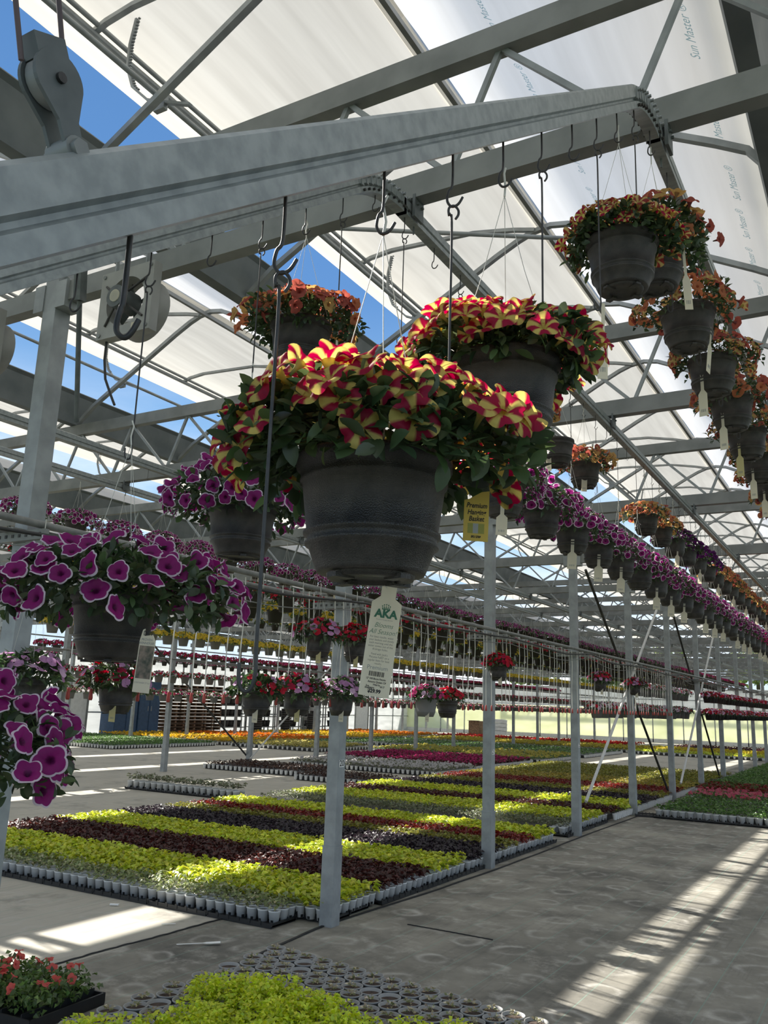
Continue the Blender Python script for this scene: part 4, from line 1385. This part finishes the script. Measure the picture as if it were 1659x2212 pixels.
CUP = cup_mesh()
KINDS = {   # leaf colours, leaf length, leaves per plant, height
    'variegated_ivy': ([(.32, .36, .17), (.46, .48, .27), (.20, .26, .09)], .040, 22, .075),
    'lime_vine': ([(.54, .60, .05), (.66, .70, .065), (.44, .51, .04)], .060, 22, .085),
    'burgundy_vine': ([(.075, .022, .018), (.11, .03, .024), (.05, .016, .014)], .058, 18, .085),
    'black_vine': ([(.032, .022, .03), (.05, .034, .045), (.022, .016, .02)], .055, 18, .075),
    'olive_coleus': ([(.22, .22, .035), (.28, .27, .04), (.17, .17, .03)], .050, 18, .08),
    'red_coleus': ([(.19, .018, .014), (.14, .015, .012), (.25, .03, .02)], .050, 18, .08),
    'silver_foliage': ([(.20, .22, .13), (.26, .28, .18), (.13, .15, .08)], .038, 24, .085),
    'gold_coleus': ([(.34, .27, .045), (.24, .22, .04), (.42, .34, .06)], .050, 18, .08),
    'green_bedding': ([(.10, .20, .045), (.14, .26, .06), (.07, .15, .035)], .045, 18, .075),
    'brown_foliage': ([(.075, .04, .03), (.05, .03, .025), (.10, .055, .04)], .05, 16, .07),
}


def plant_patch(mb, g, XY, kind, matid=0, zb=.10, mult=1., lod=1.):
    cols, L, n, h = KINDS[kind]
    n = max(4, int(n * lod))
    N_ = len(XY) * n
    base = np.repeat(XY, n, 0)
    r = .058 * np.sqrt(g.uniform(0, 1, N_))
    a = g.uniform(0, 2 * PI, N_)
    P = np.stack([base[:, 0] + r * np.cos(a), base[:, 1] + r * np.sin(a), zb + h * g.uniform(.25, 1.05, N_) * (1 - .25 * (r / .058) ** 2)], 1)
    D = np.stack([np.cos(a), np.sin(a), g.uniform(-.15, .55, N_)], 1) + g.standard_normal((N_, 3)) * .25
    Nn = np.array([0, 0, 1.]) + g.standard_normal((N_, 3)) * .30
    Nn /= np.linalg.norm(Nn, axis=1)[:, None]
    k = (1 / math.sqrt(lod)) ** .7
    leaves(mb, P - D / np.linalg.norm(D, axis=1)[:, None] * L * .3, D, Nn, L * k * g.uniform(.7, 1.2, N_), L * .72 * k, palette(g, N_, cols, .2), matid)


PLANTS = {}
for k in KINDS:
    PLANTS[k] = []
    for v in range(3):
        g = np.random.default_rng(200 + v)
        mb = MB()
        plant_patch(mb, g, np.array([[0., 0.]]), k)
        PLANTS[k].append(mb.mesh(k, M['leaf']))

# tray: shallow black box with scalloped edge
mb = MB()
mb.box((0, 0, .008), (.60, .30, .016))
for sx_, sy_, w, d in ((0, -.146, .60, .008), (0, .146, .60, .008)):
    mb.box((sx_, sy_, .019), (w, d, .026))
for sx_ in (-.296, .296):
    mb.box((sx_, 0, .019), (.008, .30, .026))
for k in range(7):
    mb.box((-.3 + k * .1, -.151, .028), (.022, .006, .03))
    mb.box((-.3 + k * .1, .151, .028), (.022, .006, .03))
TRAY = mb.mesh('tray', M['tray'])
STRIPS = [  # y0, y1, kind, description
    (5.45, 5.72, 'variegated_ivy', 'variegated cream and green'), (5.72, 6.55, 'lime_vine', 'lime green'), (6.55, 7.45, 'burgundy_vine', 'burgundy'), (7.45, 8.30, 'lime_vine', 'lime green'),
    (8.30, 9.25, 'black_vine', 'blackish purple'), (9.25, 9.70, 'olive_coleus', 'olive'), (9.70, 10.2, 'red_coleus', 'dark red'), (10.2, 10.95, 'lime_vine', 'lime green'),
    (11.45, 12.15, 'silver_foliage', 'grey green'), (12.15, 13.3, 'lime_vine', 'lime green'), (13.3, 14.2, 'burgundy_vine', 'burgundy'), (14.2, 15.3, 'lime_vine', 'lime green'),
    (15.3, 16.6, 'black_vine', 'blackish purple'), (16.6, 17.5, 'olive_coleus', 'olive'), (17.5, 18.8, 'red_coleus', 'bright red'), (18.8, 20.6, 'gold_coleus', 'gold and olive'), (20.6, 25., 'olive_coleus', 'olive green')]
XR, XLF = -3.78, -8.75
sp = .1
nind = 0
for si, (y0, y1, kind, dn) in enumerate(STRIPS):
    g = np.random.default_rng(300 + si)
    rest = []
    lab = '%s plant in a white cup, %s strip of the aisle bed' % (dn, ORD[si])
    step = sp if y0 < 11.4 else .125
    xr = XR if si not in (1,) else XR
    if si == 0:
        xr = -4.02
    if si in (8, 9, 10):
        xr = -3.85
    for yi, y in enumerate(np.arange(y0 + step / 2, y1 - .01, step)):
        for xi, x in enumerate(np.arange(xr, XLF, -step)):
            ind = (y < 6.05 and x > -7.3) or (xi < 2 and y < 13.5 and si > 0)
            if ind:
                o = link('potted_' + kind, CUP, None, (x + g.uniform(-.004, .004), y + g.uniform(-.004, .004), 0), (0, 0, g.uniform(0, 6)))
                tag(o, lab, 'potted plant', 'potted plants of strip %d' % (si + 1))
                f = link('foliage', PLANTS[kind][g.integers(0, 3)], o, None, None, g.uniform(.9, 1.15))
                nind += 1
            else:
                rest.append((x + g.uniform(-.01, .01), y + g.uniform(-.01, .01)))
    if rest:
        mb = MB()
        R_ = np.array(rest)
        R_[:, 0] = np.minimum(R_[:, 0], xr + .02)
        lod = 1. if y0 < 9 else (.75 if y0 < 14 else .55)
        plant_patch(mb, g, R_, kind, 0, .10, 1., lod)
        # their tray bed, a low dark plinth beneath the leaves
        x1 = R_[:, 0].max() + .03
        mb.box(((x1 + XLF) / 2, (y0 + y1) / 2, .045), (x1 - XLF - .06, (y1 - y0) - .02, .07), 1)
        o = link(kind + '_bed', mb.mesh(kind + '_bed', [M['leaf'], M['tray']]))
        tag(o, 'strip of %s bedding plants, %s from the front of the aisle bed' % (dn, ORD[si]), 'bedding plants', None, 'stuff')
print('individual potted plants', nind)
# black trays along the front and the aisle edge
for k in range(6):
    o = link('nursery_tray', TRAY, None, (-4.27 - .61 * k, 5.55, 0.002), (0, 0, 0))
    tag(o, 'black nursery tray under the front row of cups, %s from the corner post' % ORD[k], 'tray')
for k, (y, x, rz) in enumerate([(5.93, -4.01, 0), (6.25, -4.03, 0), (6.85, -3.84, PI / 2), (7.48, -3.84, PI / 2), (8.1, -3.84, PI / 2), (8.72, -3.84, PI / 2), (9.34, -3.84, PI / 2), (9.96, -3.84, PI / 2), (10.58, -3.84, PI / 2), (11.7, -3.86, PI / 2), (12.35, -3.88, PI / 2), (13.0, -3.88, PI / 2)]):
    o = link('nursery_tray', TRAY, None, (x - .02, y, .001), (0, 0, rz))
    tag(o, 'black nursery tray on the aisle edge of the bed, %s beyond the corner post' % ORD[k], 'tray')
# far cups along the edge are part of the strips; a short line of white cups beyond
cl = MB()
for y in np.arange(13.6, 20, .125):
    cl.lathe([(.040, .105), (.028, .02)], 8, 0, (-3.72, y, 0))
tag(link('edge_cups', cl.mesh('edge_cups', M['cup'])), 'white cups along the far aisle edge of the bed', 'cups', None, 'stuff')

# pairs of cups left standing alone on the floor behind the bed
for i in range(2):
    for j in range(18):
        o = link('potted_silver_foliage', CUP, None, (-11.72 + .14 * j, 11.55 + .14 * i, 0.004), (0, 0, rng.uniform(0, 6)), 1.3)
        tag(o, 'grey green plant in a white cup in the lone double row on bare floor', 'potted plant', 'plants of the lone double row')
        link('foliage', PLANTS['silver_foliage'][(i + j) % 3], o, None, None, 1.1)
for k in range(4):
    tag(link('nursery_tray', TRAY, None, (-11.45 + .63 * k, 11.62, .0), None, (1.05, 1., 1.)), 'black tray under the lone double row of cups, %s from its left end' % ORD[k], 'tray')

# farther beds, one object per sort
BEDS = [  # x0, x1, y0, y1, kind, flower colour, label, z step
    (-14.0, -11.0, 16.0, 17.6, 'brown_foliage', None, 'dark brown foliage plants on the open floor left of the bed'),
    (-10.9, -9.1, 15.3, 16.5, 'brown_foliage', None, 'small patch of brown plants in white cups beside the dark ones'),
    (-13.4, -9.2, 18.6, 21.0, 'silver_foliage', (.62, .60, .60), 'silvery plants with pale flowers behind the dark brown patch'),
    (-14.2, -9.4, 21.4, 25.5, 'burgundy_vine', (.46, .05, .17), 'magenta flowering bed in the middle distance'),
    (-15.5, -9.3, 26., 30., 'green_bedding', (.50, .45, .12), 'green bed flecked with yellow in the middle distance'),
    (-17.8, -9.3, 30.5, 35.5, 'green_bedding', None, 'plain green bed in the middle distance'),
    (-19.5, -9.2, 36.5, 40.5, 'olive_coleus', (.50, .42, .08), 'olive bed with yellow blossoms before the red strip'),
    (-20.8, -10.5, 41.5, 44.5, 'red_coleus', (.55, .05, .04), 'red flowering strip near the end wall'),
    (-26.8, -20.4, 19.2, 24.0, 'green_bedding', None, 'dense green bed by the blue cabinets'),
    (-26.8, -20.4, 24.4, 27.6, 'gold_coleus', (.72, .48, .05), 'yellow flowering patch at the end of the green bed'),
    (-20.0, -16.3, 24.2, 27.8, 'olive_coleus', (.52, .46, .16), 'pale green strip with straw coloured tops'),
    (-26.3, -20.3, 28.2, 32., 'gold_coleus', (.70, .20, .03), 'orange flowering strip by the side wall'),
    (-26.3, -20.5, 33.3, 38., 'gold_coleus', (.74, .52, .06), 'yellow flowering strip beyond the orange one'),
    (-26.3, -20.8, 38.3, 43., 'gold_coleus', (.70, .24, .04), 'second orange strip by the side wall'),
    (-20., -18., 28.4, 36., 'green_bedding', None, 'fresh green strip beside the orange flowers'),
    (-3.35, 6.0, 14.75, 17.2, 'green_bedding', None, 'green bed across the aisle, its nearest strip'),
    (-3.4, 6.0, 17.3, 18.9, 'green_bedding', (.62, .16, .22), 'pink flowering strip across the aisle'),
    (-3.6, 6.0, 19.2, 21.2, 'red_coleus', (.10, .13, .04), 'dark green and red strip across the aisle'),
    (-3.6, 6.0, 21.4, 34.5, 'green_bedding', None, 'long green bed across the aisle'),
    (-9.3, -4.2, 36., 37.6, 'lime_vine', None, 'bright lime strip far down the bed row'),
    (-9.3, -4.2, 38., 41., 'gold_coleus', (.60, .50, .06), 'golden strip before the end wall'),
    (-9., -4.2, 42., 46., 'burgundy_vine', None, 'dark strip before the end wall'),
]
for i, (x0, x1, y0, y1, kind, fc, lab) in enumerate(BEDS):
    g = np.random.default_rng(500 + i)
    st = .14 if y0 < 22 else .2
    XY = np.array([(x, y) for x in np.arange(x0 + st / 2, x1, st) for y in np.arange(y0 + st / 2, y1, st)])
    XY = XY + g.uniform(-.03, .03, XY.shape)
    lod = .5 if y0 < 22 else .3
    mb = MB()
    plant_patch(mb, g, XY, kind, 0, .10, 1., lod)
    if st == .2:
        mb.V[0][:, 2] += 0
    if fc:
        nf = int(len(XY) * (2.2 if fc[0] > .4 else 1.))
        sel = XY[g.integers(0, len(XY), nf)]
        P = np.concatenate([sel + g.uniform(-.08, .08, sel.shape), g.uniform(.15, .21, (nf, 1))], 1)
        N = np.array([0, 0, 1.]) + g.standard_normal((nf, 3)) * .5
        N /= np.linalg.norm(N, axis=1)[:, None]
        put(mb, impatiens_arrays(g, fc), P, N, .06 if y0 < 22 else .085, g.uniform(0, 6, nf), 2)
    mb.box(((x0 + x1) / 2, (y0 + y1) / 2, .05), (x1 - x0 - .1, y1 - y0 - .1, .09), 1)
    for x in np.arange(x0 + .05, x1, .13 if y0 < 22 else .2):
        mb.lathe([(.043, .11), (.030, .02)], 7, 3, (x, y0 + .03, 0))
    if x1 < 0:
        for y in np.arange(y0 + .05, y1, .13 if y0 < 22 else .2):
            mb.lathe([(.043, .11), (.030, .02)], 7, 3, (x1 - .03, y, 0))
    else:
        for y in np.arange(y0 + .05, y1, .13 if y0 < 22 else .2):
            mb.lathe([(.043, .11), (.030, .02)], 7, 3, (x0 + .03, y, 0))
    if 'blue cabinets' in lab or 'side wall' in lab:
        pass
    o = link(kind + '_bed', mb.mesh('bed', [M['leaf'], M['tray'], M['petal'], M['cup']]))
    tag(o, lab, 'bedding plants', None, 'stuff')
# individual trays with cups at the front of the bed across the aisle
for k in range(5):
    o = link('nursery_tray', TRAY, None, (-3.05 + .615 * k, 14.62, .001))
    tag(o, 'black tray on the near edge of the bed across the aisle, %s from its left' % ORD[k], 'tray')
    for j in range(5):
        o = link('potted_green_bedding', CUP, None, (-3.29 + .615 * k + .12 * j, 14.58, 0.004), (0, 0, rng.uniform(0, 6)), 1.15)
        tag(o, 'green seedling in a white cup on the near edge across the aisle', 'potted plant', 'near edge cups across the aisle')
        link('foliage', PLANTS['green_bedding'][j % 3], o)
o = tag(link('nursery_tray', TRAY, None, (-3.5, 14.62, .004), (0, 0, .25), (.55, 1, 1)), 'small empty black tray on the floor beside the fourth aisle post', 'tray')
o = tag(link('empty_cup', cup_mesh(.055, .11, 14, 0), None, (-3.5, 15.7, .05), (PI / 2.1, 0, .6)), 'white empty cup lying on its side beside a post', 'cup')

# ------------------------------------------------------------------ foreground: plug cups and lime seedlings, red-flowered tray
g = np.random.default_rng(77)
BIGCUP = MB()
r_, h_ = .058, .105
BIGCUP.lathe([(r_ * .9, .06), (r_ * .96, h_), (r_ * 1.04, h_), (r_ * 1.04, h_ - .008), (r_ * .98, h_ - .010), (r_ * .74, .004), (.001, .004)], 24)
BIGCUP.lathe([(r_ * .91, h_ - .016), (r_ * .4, h_ - .012), (.0005, h_ - .013)], 16, 1)
BIGCUP = BIGCUP.mesh('large_cup', [M['cup_grey'], M['soil']])
SEED = []
for v in range(4):
    gg = np.random.default_rng(v)
    mb = MB()
    n = 16
    a = gg.uniform(0, 6.3, n)
    rr = gg.uniform(.0, .022, n)
    P = np.stack([rr * np.cos(a), rr * np.sin(a), h_ - .012 + gg.uniform(0, .022, n)], 1)
    D = np.stack([np.cos(a), np.sin(a), gg.uniform(.2, 1., n)], 1)
    Nn = np.array([0, 0, 1.]) + gg.standard_normal((n, 3)) * .5
    Nn /= np.linalg.norm(Nn, axis=1)[:, None]
    leaves(mb, P, D, Nn, .022, .015, palette(gg, n, [(.50, .43, .27), (.60, .54, .38), (.26, .28, .12)], .25))
    SEED.append(mb.mesh('sprout', M['leaf']))
LIME = []
for v in range(4):
    gg = np.random.default_rng(20 + v)
    mb = MB()
    n = 190
    a = gg.uniform(0, 6.3, n)
    rr = .075 * np.sqrt(gg.uniform(0, 1, n))
    P = np.stack([rr * np.cos(a), rr * np.sin(a), h_ + .10 * gg.uniform(.1, 1, n) * (1 - .3 * (rr / .075) ** 2)], 1)
    D = np.stack([np.cos(a), np.sin(a), gg.uniform(-.1, .9, n)], 1) + gg.standard_normal((n, 3)) * .4
    Nn = np.array([0, 0, 1.]) + gg.standard_normal((n, 3)) * .28
    Nn /= np.linalg.norm(Nn, axis=1)[:, None]
    leaves(mb, P, D, Nn, .026 * gg.uniform(.7, 1.2, n), .020, palette(gg, n, [(.60, .70, .03), (.72, .80, .045), (.48, .58, .025)], .12), 0, .2, .3)
    LIME.append(mb.mesh('lime_seedling', M['leaf']))


def in_lime(x, y):
    # plants fill the corner nearest the camera; the empty cups lie behind and to the right
    return (x < -1.75 and y < 3.95 - .18 * math.sin(x * 5) and y > 2.2) and not (x < -3.12 + .1 * math.sin(y * 6) + .35 * (3.9 - y) * .25 and y > 3.05) and y < 3.93 + (-1.75 - x) * .05 and x > -3.35


d_ = .128
cnt = 0
for i in range(16):
    for j in range(22):
        x = -3.42 + i * d_ + (d_ / 2 if j % 2 else 0)
        y = 4.72 - j * d_ * .88 - .035 * i * .55
        if y < 2.35 or x > -1.25:
            continue
        # inside the view only
        v = np.array([x, y, .12]) - np.array([0, 0, CAMH])
        dz_ = v @ AX_F
        px_, py_ = 829.5 + FPX * (v @ AX_R) / dz_, 1106 - FPX * (v @ AX_U) / dz_
        if py_ > 2300 or px_ < 120 or px_ > 1420:
            continue
        lime = in_lime(x, y)
        o = link('lime_seedling_cup' if lime else 'sprout_cup', BIGCUP, None, (x, y, 0), (0, 0, g.uniform(0, 6)))
        if lime:
            tag(o, 'lime green seedling in the bright foreground patch', 'potted plant', 'lime seedlings in the foreground')
            link('foliage', LIME[g.integers(0, 4)], o, None, None, None).scale = (1, 1, g.uniform(.85, 1.2))
        else:
            tag(o, 'foreground cup of soil with a tiny wilted sprout', 'potted plant', 'sprout cups in the foreground')
            if g.uniform() < .85:
                link('sprout', SEED[g.integers(0, 4)], o, None, (0, 0, g.uniform(0, 6)), None)
        cnt += 1
print('foreground cups', cnt)
# tray with coral flowers at the lower left
rt = thing('flower_tray', 'black tray of coral red bedding flowers in the lower left corner', 'flower tray', (-4.06, 3.36, 0), .06)
mb = MB()
mb.box((0, 0, .012), (.70, .50, .02))
for k in range(2):
    mb.box((0, -.246 + .492 * k, .035), (.70, .012, .05))
    mb.box((-.346 + .692 * k, 0, .035), (.012, .50, .05))
for k in range(5):
    mb.box((-.28 + .14 * k, 0, .05), (.006, .48, .05))
link('tray', mb.mesh('tray', M['tray']), rt)
gg = np.random.default_rng(9)
mb = MB()
n = 1500
P = np.stack([gg.uniform(-.34, .34, n), gg.uniform(-.24, .24, n), .06 + .10 * gg.uniform(0, 1, n)], 1)
P[:, 2] += .02 * np.sin(P[:, 0] * 25) * np.cos(P[:, 1] * 22)
D = gg.standard_normal((n, 3)) + np.array([0, 0, .3])
Nn = np.array([0, 0, 1.]) + gg.standard_normal((n, 3)) * .45
Nn /= np.linalg.norm(Nn, axis=1)[:, None]
leaves(mb, P, D, Nn, .034, .026, palette(gg, n, [(.12, .20, .05), (.15, .25, .06), (.08, .14, .04)], .2))
link('foliage', mb.mesh('foliage', M['leaf']), rt)
CORAL = []
for v in range(3):
    V, F, Cc = flower_arrays(gg, 'coral', 24)
    CORAL.append(MB().add(V * .056, F, 0, np.clip(Cc * np.array([1.9, 1.5, 1.7]), 0, .9), True).mesh('coral_blossom', M['petal']))
for k in range(26):
    o = link('blossom', CORAL[k % 3], rt)
    orient(o, (gg.uniform(-.33, .33), gg.uniform(-.23, .23), gg.uniform(.16, .20)), np.array([0, 0, 1.]) + gg.standard_normal(3) * .6, gg.uniform(0, 6), gg.uniform(.8, 1.15))

# white plant label dropped on the cloth
pl = MB().prism([(-.14, -.006, 0), (.03, -.005, 0), (.055, -.018, 0), (.145, -.020, 0), (.145, .020, 0), (.055, .018, 0), (.03, .005, 0), (-.14, .006, 0)], (0, 0, .012), (0, 0, .014))
tag(link('plant_label', pl.mesh('plant_label', M['white']), None, (-4.10, 4.78, 0), (.04, -.03, .72)), 'white paddle shaped plant label lying on the floor', 'plant label')
tag(link('plant_label', MB().box((0, 0, .008), (.10, .012, .002)).mesh('stick', M['white']), None, (-4.62, 5.05, 0), (0, 0, .75)), 'thin white label stick on the sunlit floor by the front cups', 'plant label')
tag(link('plant_label', MB().box((0, 0, .012), (.07, .022, .01)).mesh('stick', M['white']), None, (-5.35, 5.22, 0), (0, 0, .5)), 'small white stub on the floor under the front trays', 'plant label')

# ------------------------------------------------------------------ things along the side wall, far left
def wthing(name, mb, mats, label, cat, loc, rz=0):
    return tag(link(name, mb.mesh(name, mats), None, loc, (0, 0, rz)), label, cat)


for k in range(2):
    t = thing('storage_cabinet', 'tall blue cabinet by the side wall, %s' % ('left one' if k == 0 else 'right one of the pair'), 'cabinet', (-27.3, 25.9 + 1.25 * k, 0))
    link('body', MB().box((0, 0, 1.1), (.8, 1.2, 2.2)).mesh('body', M['blue']), t)
    for q in (-.3, .3):
        d2 = link('door', MB().box((.41, q, 1.1), (.02, .56, 2.1)).mesh('door', M['blue']), t)
        link('handle', MB().box((.43, q * .3, 1.1), (.03, .02, .2)).mesh('handle', M['galv']), d2)
for k in range(3):
    mb = MB()
    for z in np.arange(.07, 2.1, .15):
        mb.box((0, 0, z), (1.0, 1.1, .02)).box((0, 0, z + .09), (1.0, 1.1, .018))
        for yy_ in (-.5, 0, .5):
            mb.box((0, yy_, z + .045), (1.0, .09, .08))
    wthing('pallet_stack', mb, M['wood'], 'tall stack of brown wooden pallets, %s from the blue cabinets' % ORD[k], 'pallets', (-27.2, 28.6 + 1.2 * k, 0))
RPOT = MB().lathe([(.12, .30), (.14, .30), (.10, 0), (.001, 0)], 10).mesh('nursery_pot', M['pot_far'])
for k in range(5):
    t = thing('shelf_rack', 'grey wire shelf rack by the side wall, %s from the pallets' % ORD[k], 'rack', (-27.35, 33.0 + 2.3 * k, 0))
    for z in (.3, .8, 1.3, 1.8):
        link('shelf', MB().box((0, 0, z), (.7, 1.6, .04)).mesh('shelf', M['galv_dark']), t)
    for a, b2 in ((-.33, -.78), (.33, -.78), (.33, .78), (-.33, .78)):
        link('upright', MB().box((a, b2, 1.05), (.05, .05, 2.1)).mesh('upright', M['galv_dark']), t)
    for z in (.32, .82, 1.32):
        for q in range(5):
            tag(link('nursery_pot', RPOT, None, (-27.35, 33.0 + 2.3 * k - .6 + .3 * q, z + .001)), 'dark nursery pot on a shelf of the %s rack by the side wall' % ORD[k], 'pot', 'pots on the %s rack' % ORD[k])
for k in range(3):
    mb = MB()
    for z in np.arange(0, .9 + .3 * (k % 2), .11):
        mb.lathe([(.24, z + .12), (.26, z + .12), (.22, z), (.001, z)], 14)
    wthing('pot_stack', mb, M['pot_far'], 'stack of nested black tubs in front of the racks, %s from the left' % ORD[k], 'pot stack', (-26.62, 34.15 + 2.3 * k, 0))
for k, y in enumerate((24.0, 40.5, 46.0)):
    o = struct('door_%d' % (k + 1), MB().box((0, 0, 1.15), (.06, 1.5, 2.3)).box((.04, .75, 1.15), (.05, .08, 2.36), 1).box((.04, -.75, 1.15), (.05, .08, 2.36), 1).box((.04, 0, 2.33), (.05, 1.5, .08), 1).mesh('door', [M['board'], M['galv_dark']]))
    o.location = (XL + .06, y, 0)
# white wrapped bale and carton near the end wall
mb = MB()
for k in range(4):
    mb.tube([(-.55, 0, .15 + .22 * k), (-.2, .02, .19 + .22 * k), (.2, 0, .19 + .22 * k), (.55, .02, .15 + .22 * k)], .13, 8, rect=(.75, .2))
wthing('bag_stack', mb, M['board'], 'stack of white soil bags near the end wall', 'bags', (-20.5, 49.6, 0), .3)
t = thing('carton', 'brown cardboard box beside the white bags', 'box', (-22., 49.8, 0))
link('body', MB().box((0, 0, .4), (.7, .7, .8)).mesh('body', M['wood']), t)
link('flap', MB().box((0, -.42, .82), (.7, .25, .02)).mesh('flap', M['wood']), t)

# trees outside beyond the end wall
for k, (x, y, h, r) in enumerate([(-16, 75, 7.5, 2.4), (-10, 84, 8.5, 2.6), (-22, 78, 7.0, 2.4), (-3.5, 78, 9.0, 2.8), (-30, 80, 8.0, 3.0)]):
    t = thing('tree', 'pale green tree outside beyond the end wall, %s from the left' % ORD[[2, 3, 1, 4, 0][k]], 'tree', (x, y, -.06))
    link('trunk', MB().tube([(0, 0, 0), (.1, 0, h * .4), (0, .1, h * .8)], .16, 8).mesh('trunk', M['bark']), t)
    g = np.random.default_rng(900 + k)
    mb = MB()
    n = 900
    P, N = mound(g, n, r, r * .9, 0, 2.6, (.4, 1.))
    P[:, 2] += h * .68
    leaves(mb, P, g.standard_normal((n, 3)), N, .5, .35, palette(g, n, [(.20, .26, .08), (.28, .33, .12)], .2))
    link('crown', mb.mesh('crown', M['leaf']), t)

# ------------------------------------------------------------------ light
sd = bpy.data.lights.new('sun', 'SUN')
sd.energy = 7.4
sd.angle = rad(.6)
sd.color = (1.0, .955, .88)
so = bpy.data.objects.new('sun', sd)
C.objects.link(so)
so.rotation_euler = Vector((1.13, -.40, -1.0)).to_track_quat('-Z', 'Y').to_euler()

w = bpy.data.worlds.new('world')
bpy.context.scene.world = w
w.use_nodes = True
nt = w.node_tree
nt.nodes.clear()
out = nt.nodes.new('ShaderNodeOutputWorld')
bg = nd(nt, 'ShaderNodeBackground', Strength=1.0)
tcs = nd(nt, 'ShaderNodeTexCoord')
sps = nd(nt, 'ShaderNodeSeparateXYZ')
nt.links.new(tcs.outputs['Generated'], sps.inputs[0])
mulc = nd(nt, 'ShaderNodeValToRGB')
el = mulc.color_ramp.elements
el[0].position, el[1].position = 0., .8
el[0].color, el[1].color = (.60, .70, .79, 1), (.065, .165, .37, 1)
for ps, c in ((.2, (.27, .47, .72)), (.45, (.095, .225, .48))):
    e = el.new(ps)
    e.color = (*c, 1)
nt.links.new(sps.outputs[2], mulc.inputs['Fac'])
# thin white clouds low in the sky
tc = nd(nt, 'ShaderNodeTexCoord')
mp = nd(nt, 'ShaderNodeMapping')
mp.inputs['Scale'].default_value = (1.2, 1.2, 5)
nt.links.new(tc.outputs['Generated'], mp.inputs['Vector'])
nz = nd(nt, 'ShaderNodeTexNoise', Scale=2.2, Detail=6, Roughness=.6)
nt.links.new(mp.outputs[0], nz.inputs['Vector'])
cr = nd(nt, 'ShaderNodeValToRGB')
cr.color_ramp.elements[0].position, cr.color_ramp.elements[1].position = .42, .66
nt.links.new(nz.outputs['Fac'], cr.inputs['Fac'])
sxyz = nd(nt, 'ShaderNodeSeparateXYZ')
nt.links.new(tc.outputs['Generated'], sxyz.inputs[0])
mr = nd(nt, 'ShaderNodeMapRange')
mr.inputs['From Min'].default_value, mr.inputs['From Max'].default_value = .10, .36
mr.inputs['To Min'].default_value, mr.inputs['To Max'].default_value = 1.0, 0.0
nt.links.new(sxyz.outputs[2], mr.inputs['Value'])
mm = nd(nt, 'ShaderNodeMath', operation='MULTIPLY')
nt.links.new(cr.outputs[0], mm.inputs[0])
nt.links.new(mr.outputs[0], mm.inputs[1])
mx = nd(nt, 'ShaderNodeMix', data_type='RGBA')
nt.links.new(mm.outputs[0], mx.inputs['Factor'])
nt.links.new(mulc.outputs['Color'], mx.inputs['A'])
mx.inputs['B'].default_value = (.85, .88, .92, 1)
nt.links.new(mx.outputs['Result'], bg.inputs['Color'])
nt.links.new(bg.outputs[0], out.inputs['Surface'])

# lettering becomes plain mesh
bpy.context.view_layer.update()
dg = bpy.context.evaluated_depsgraph_get()
for o in [o for o in bpy.data.objects if o.type == 'FONT']:
    me = bpy.data.meshes.new_from_object(o.evaluated_get(dg))
    n_ = link(o.name.split('.')[0], me, o.parent)
    n_.matrix_parent_inverse = o.matrix_parent_inverse
    n_.matrix_basis = o.matrix_basis
    bpy.data.objects.remove(o)

sc = bpy.context.scene
sc.view_settings.view_transform = 'Standard'
sc.view_settings.look = 'None'
sc.view_settings.gamma = 1.0
sc.view_settings.exposure = 0.55
sc.view_settings.use_curve_mapping = False
sc.cycles.max_bounces = 8
sc.cycles.diffuse_bounces = 5
sc.cycles.transmission_bounces = 5
sc.cycles.sample_clamp_indirect = 6
print('objects', len(bpy.data.objects))
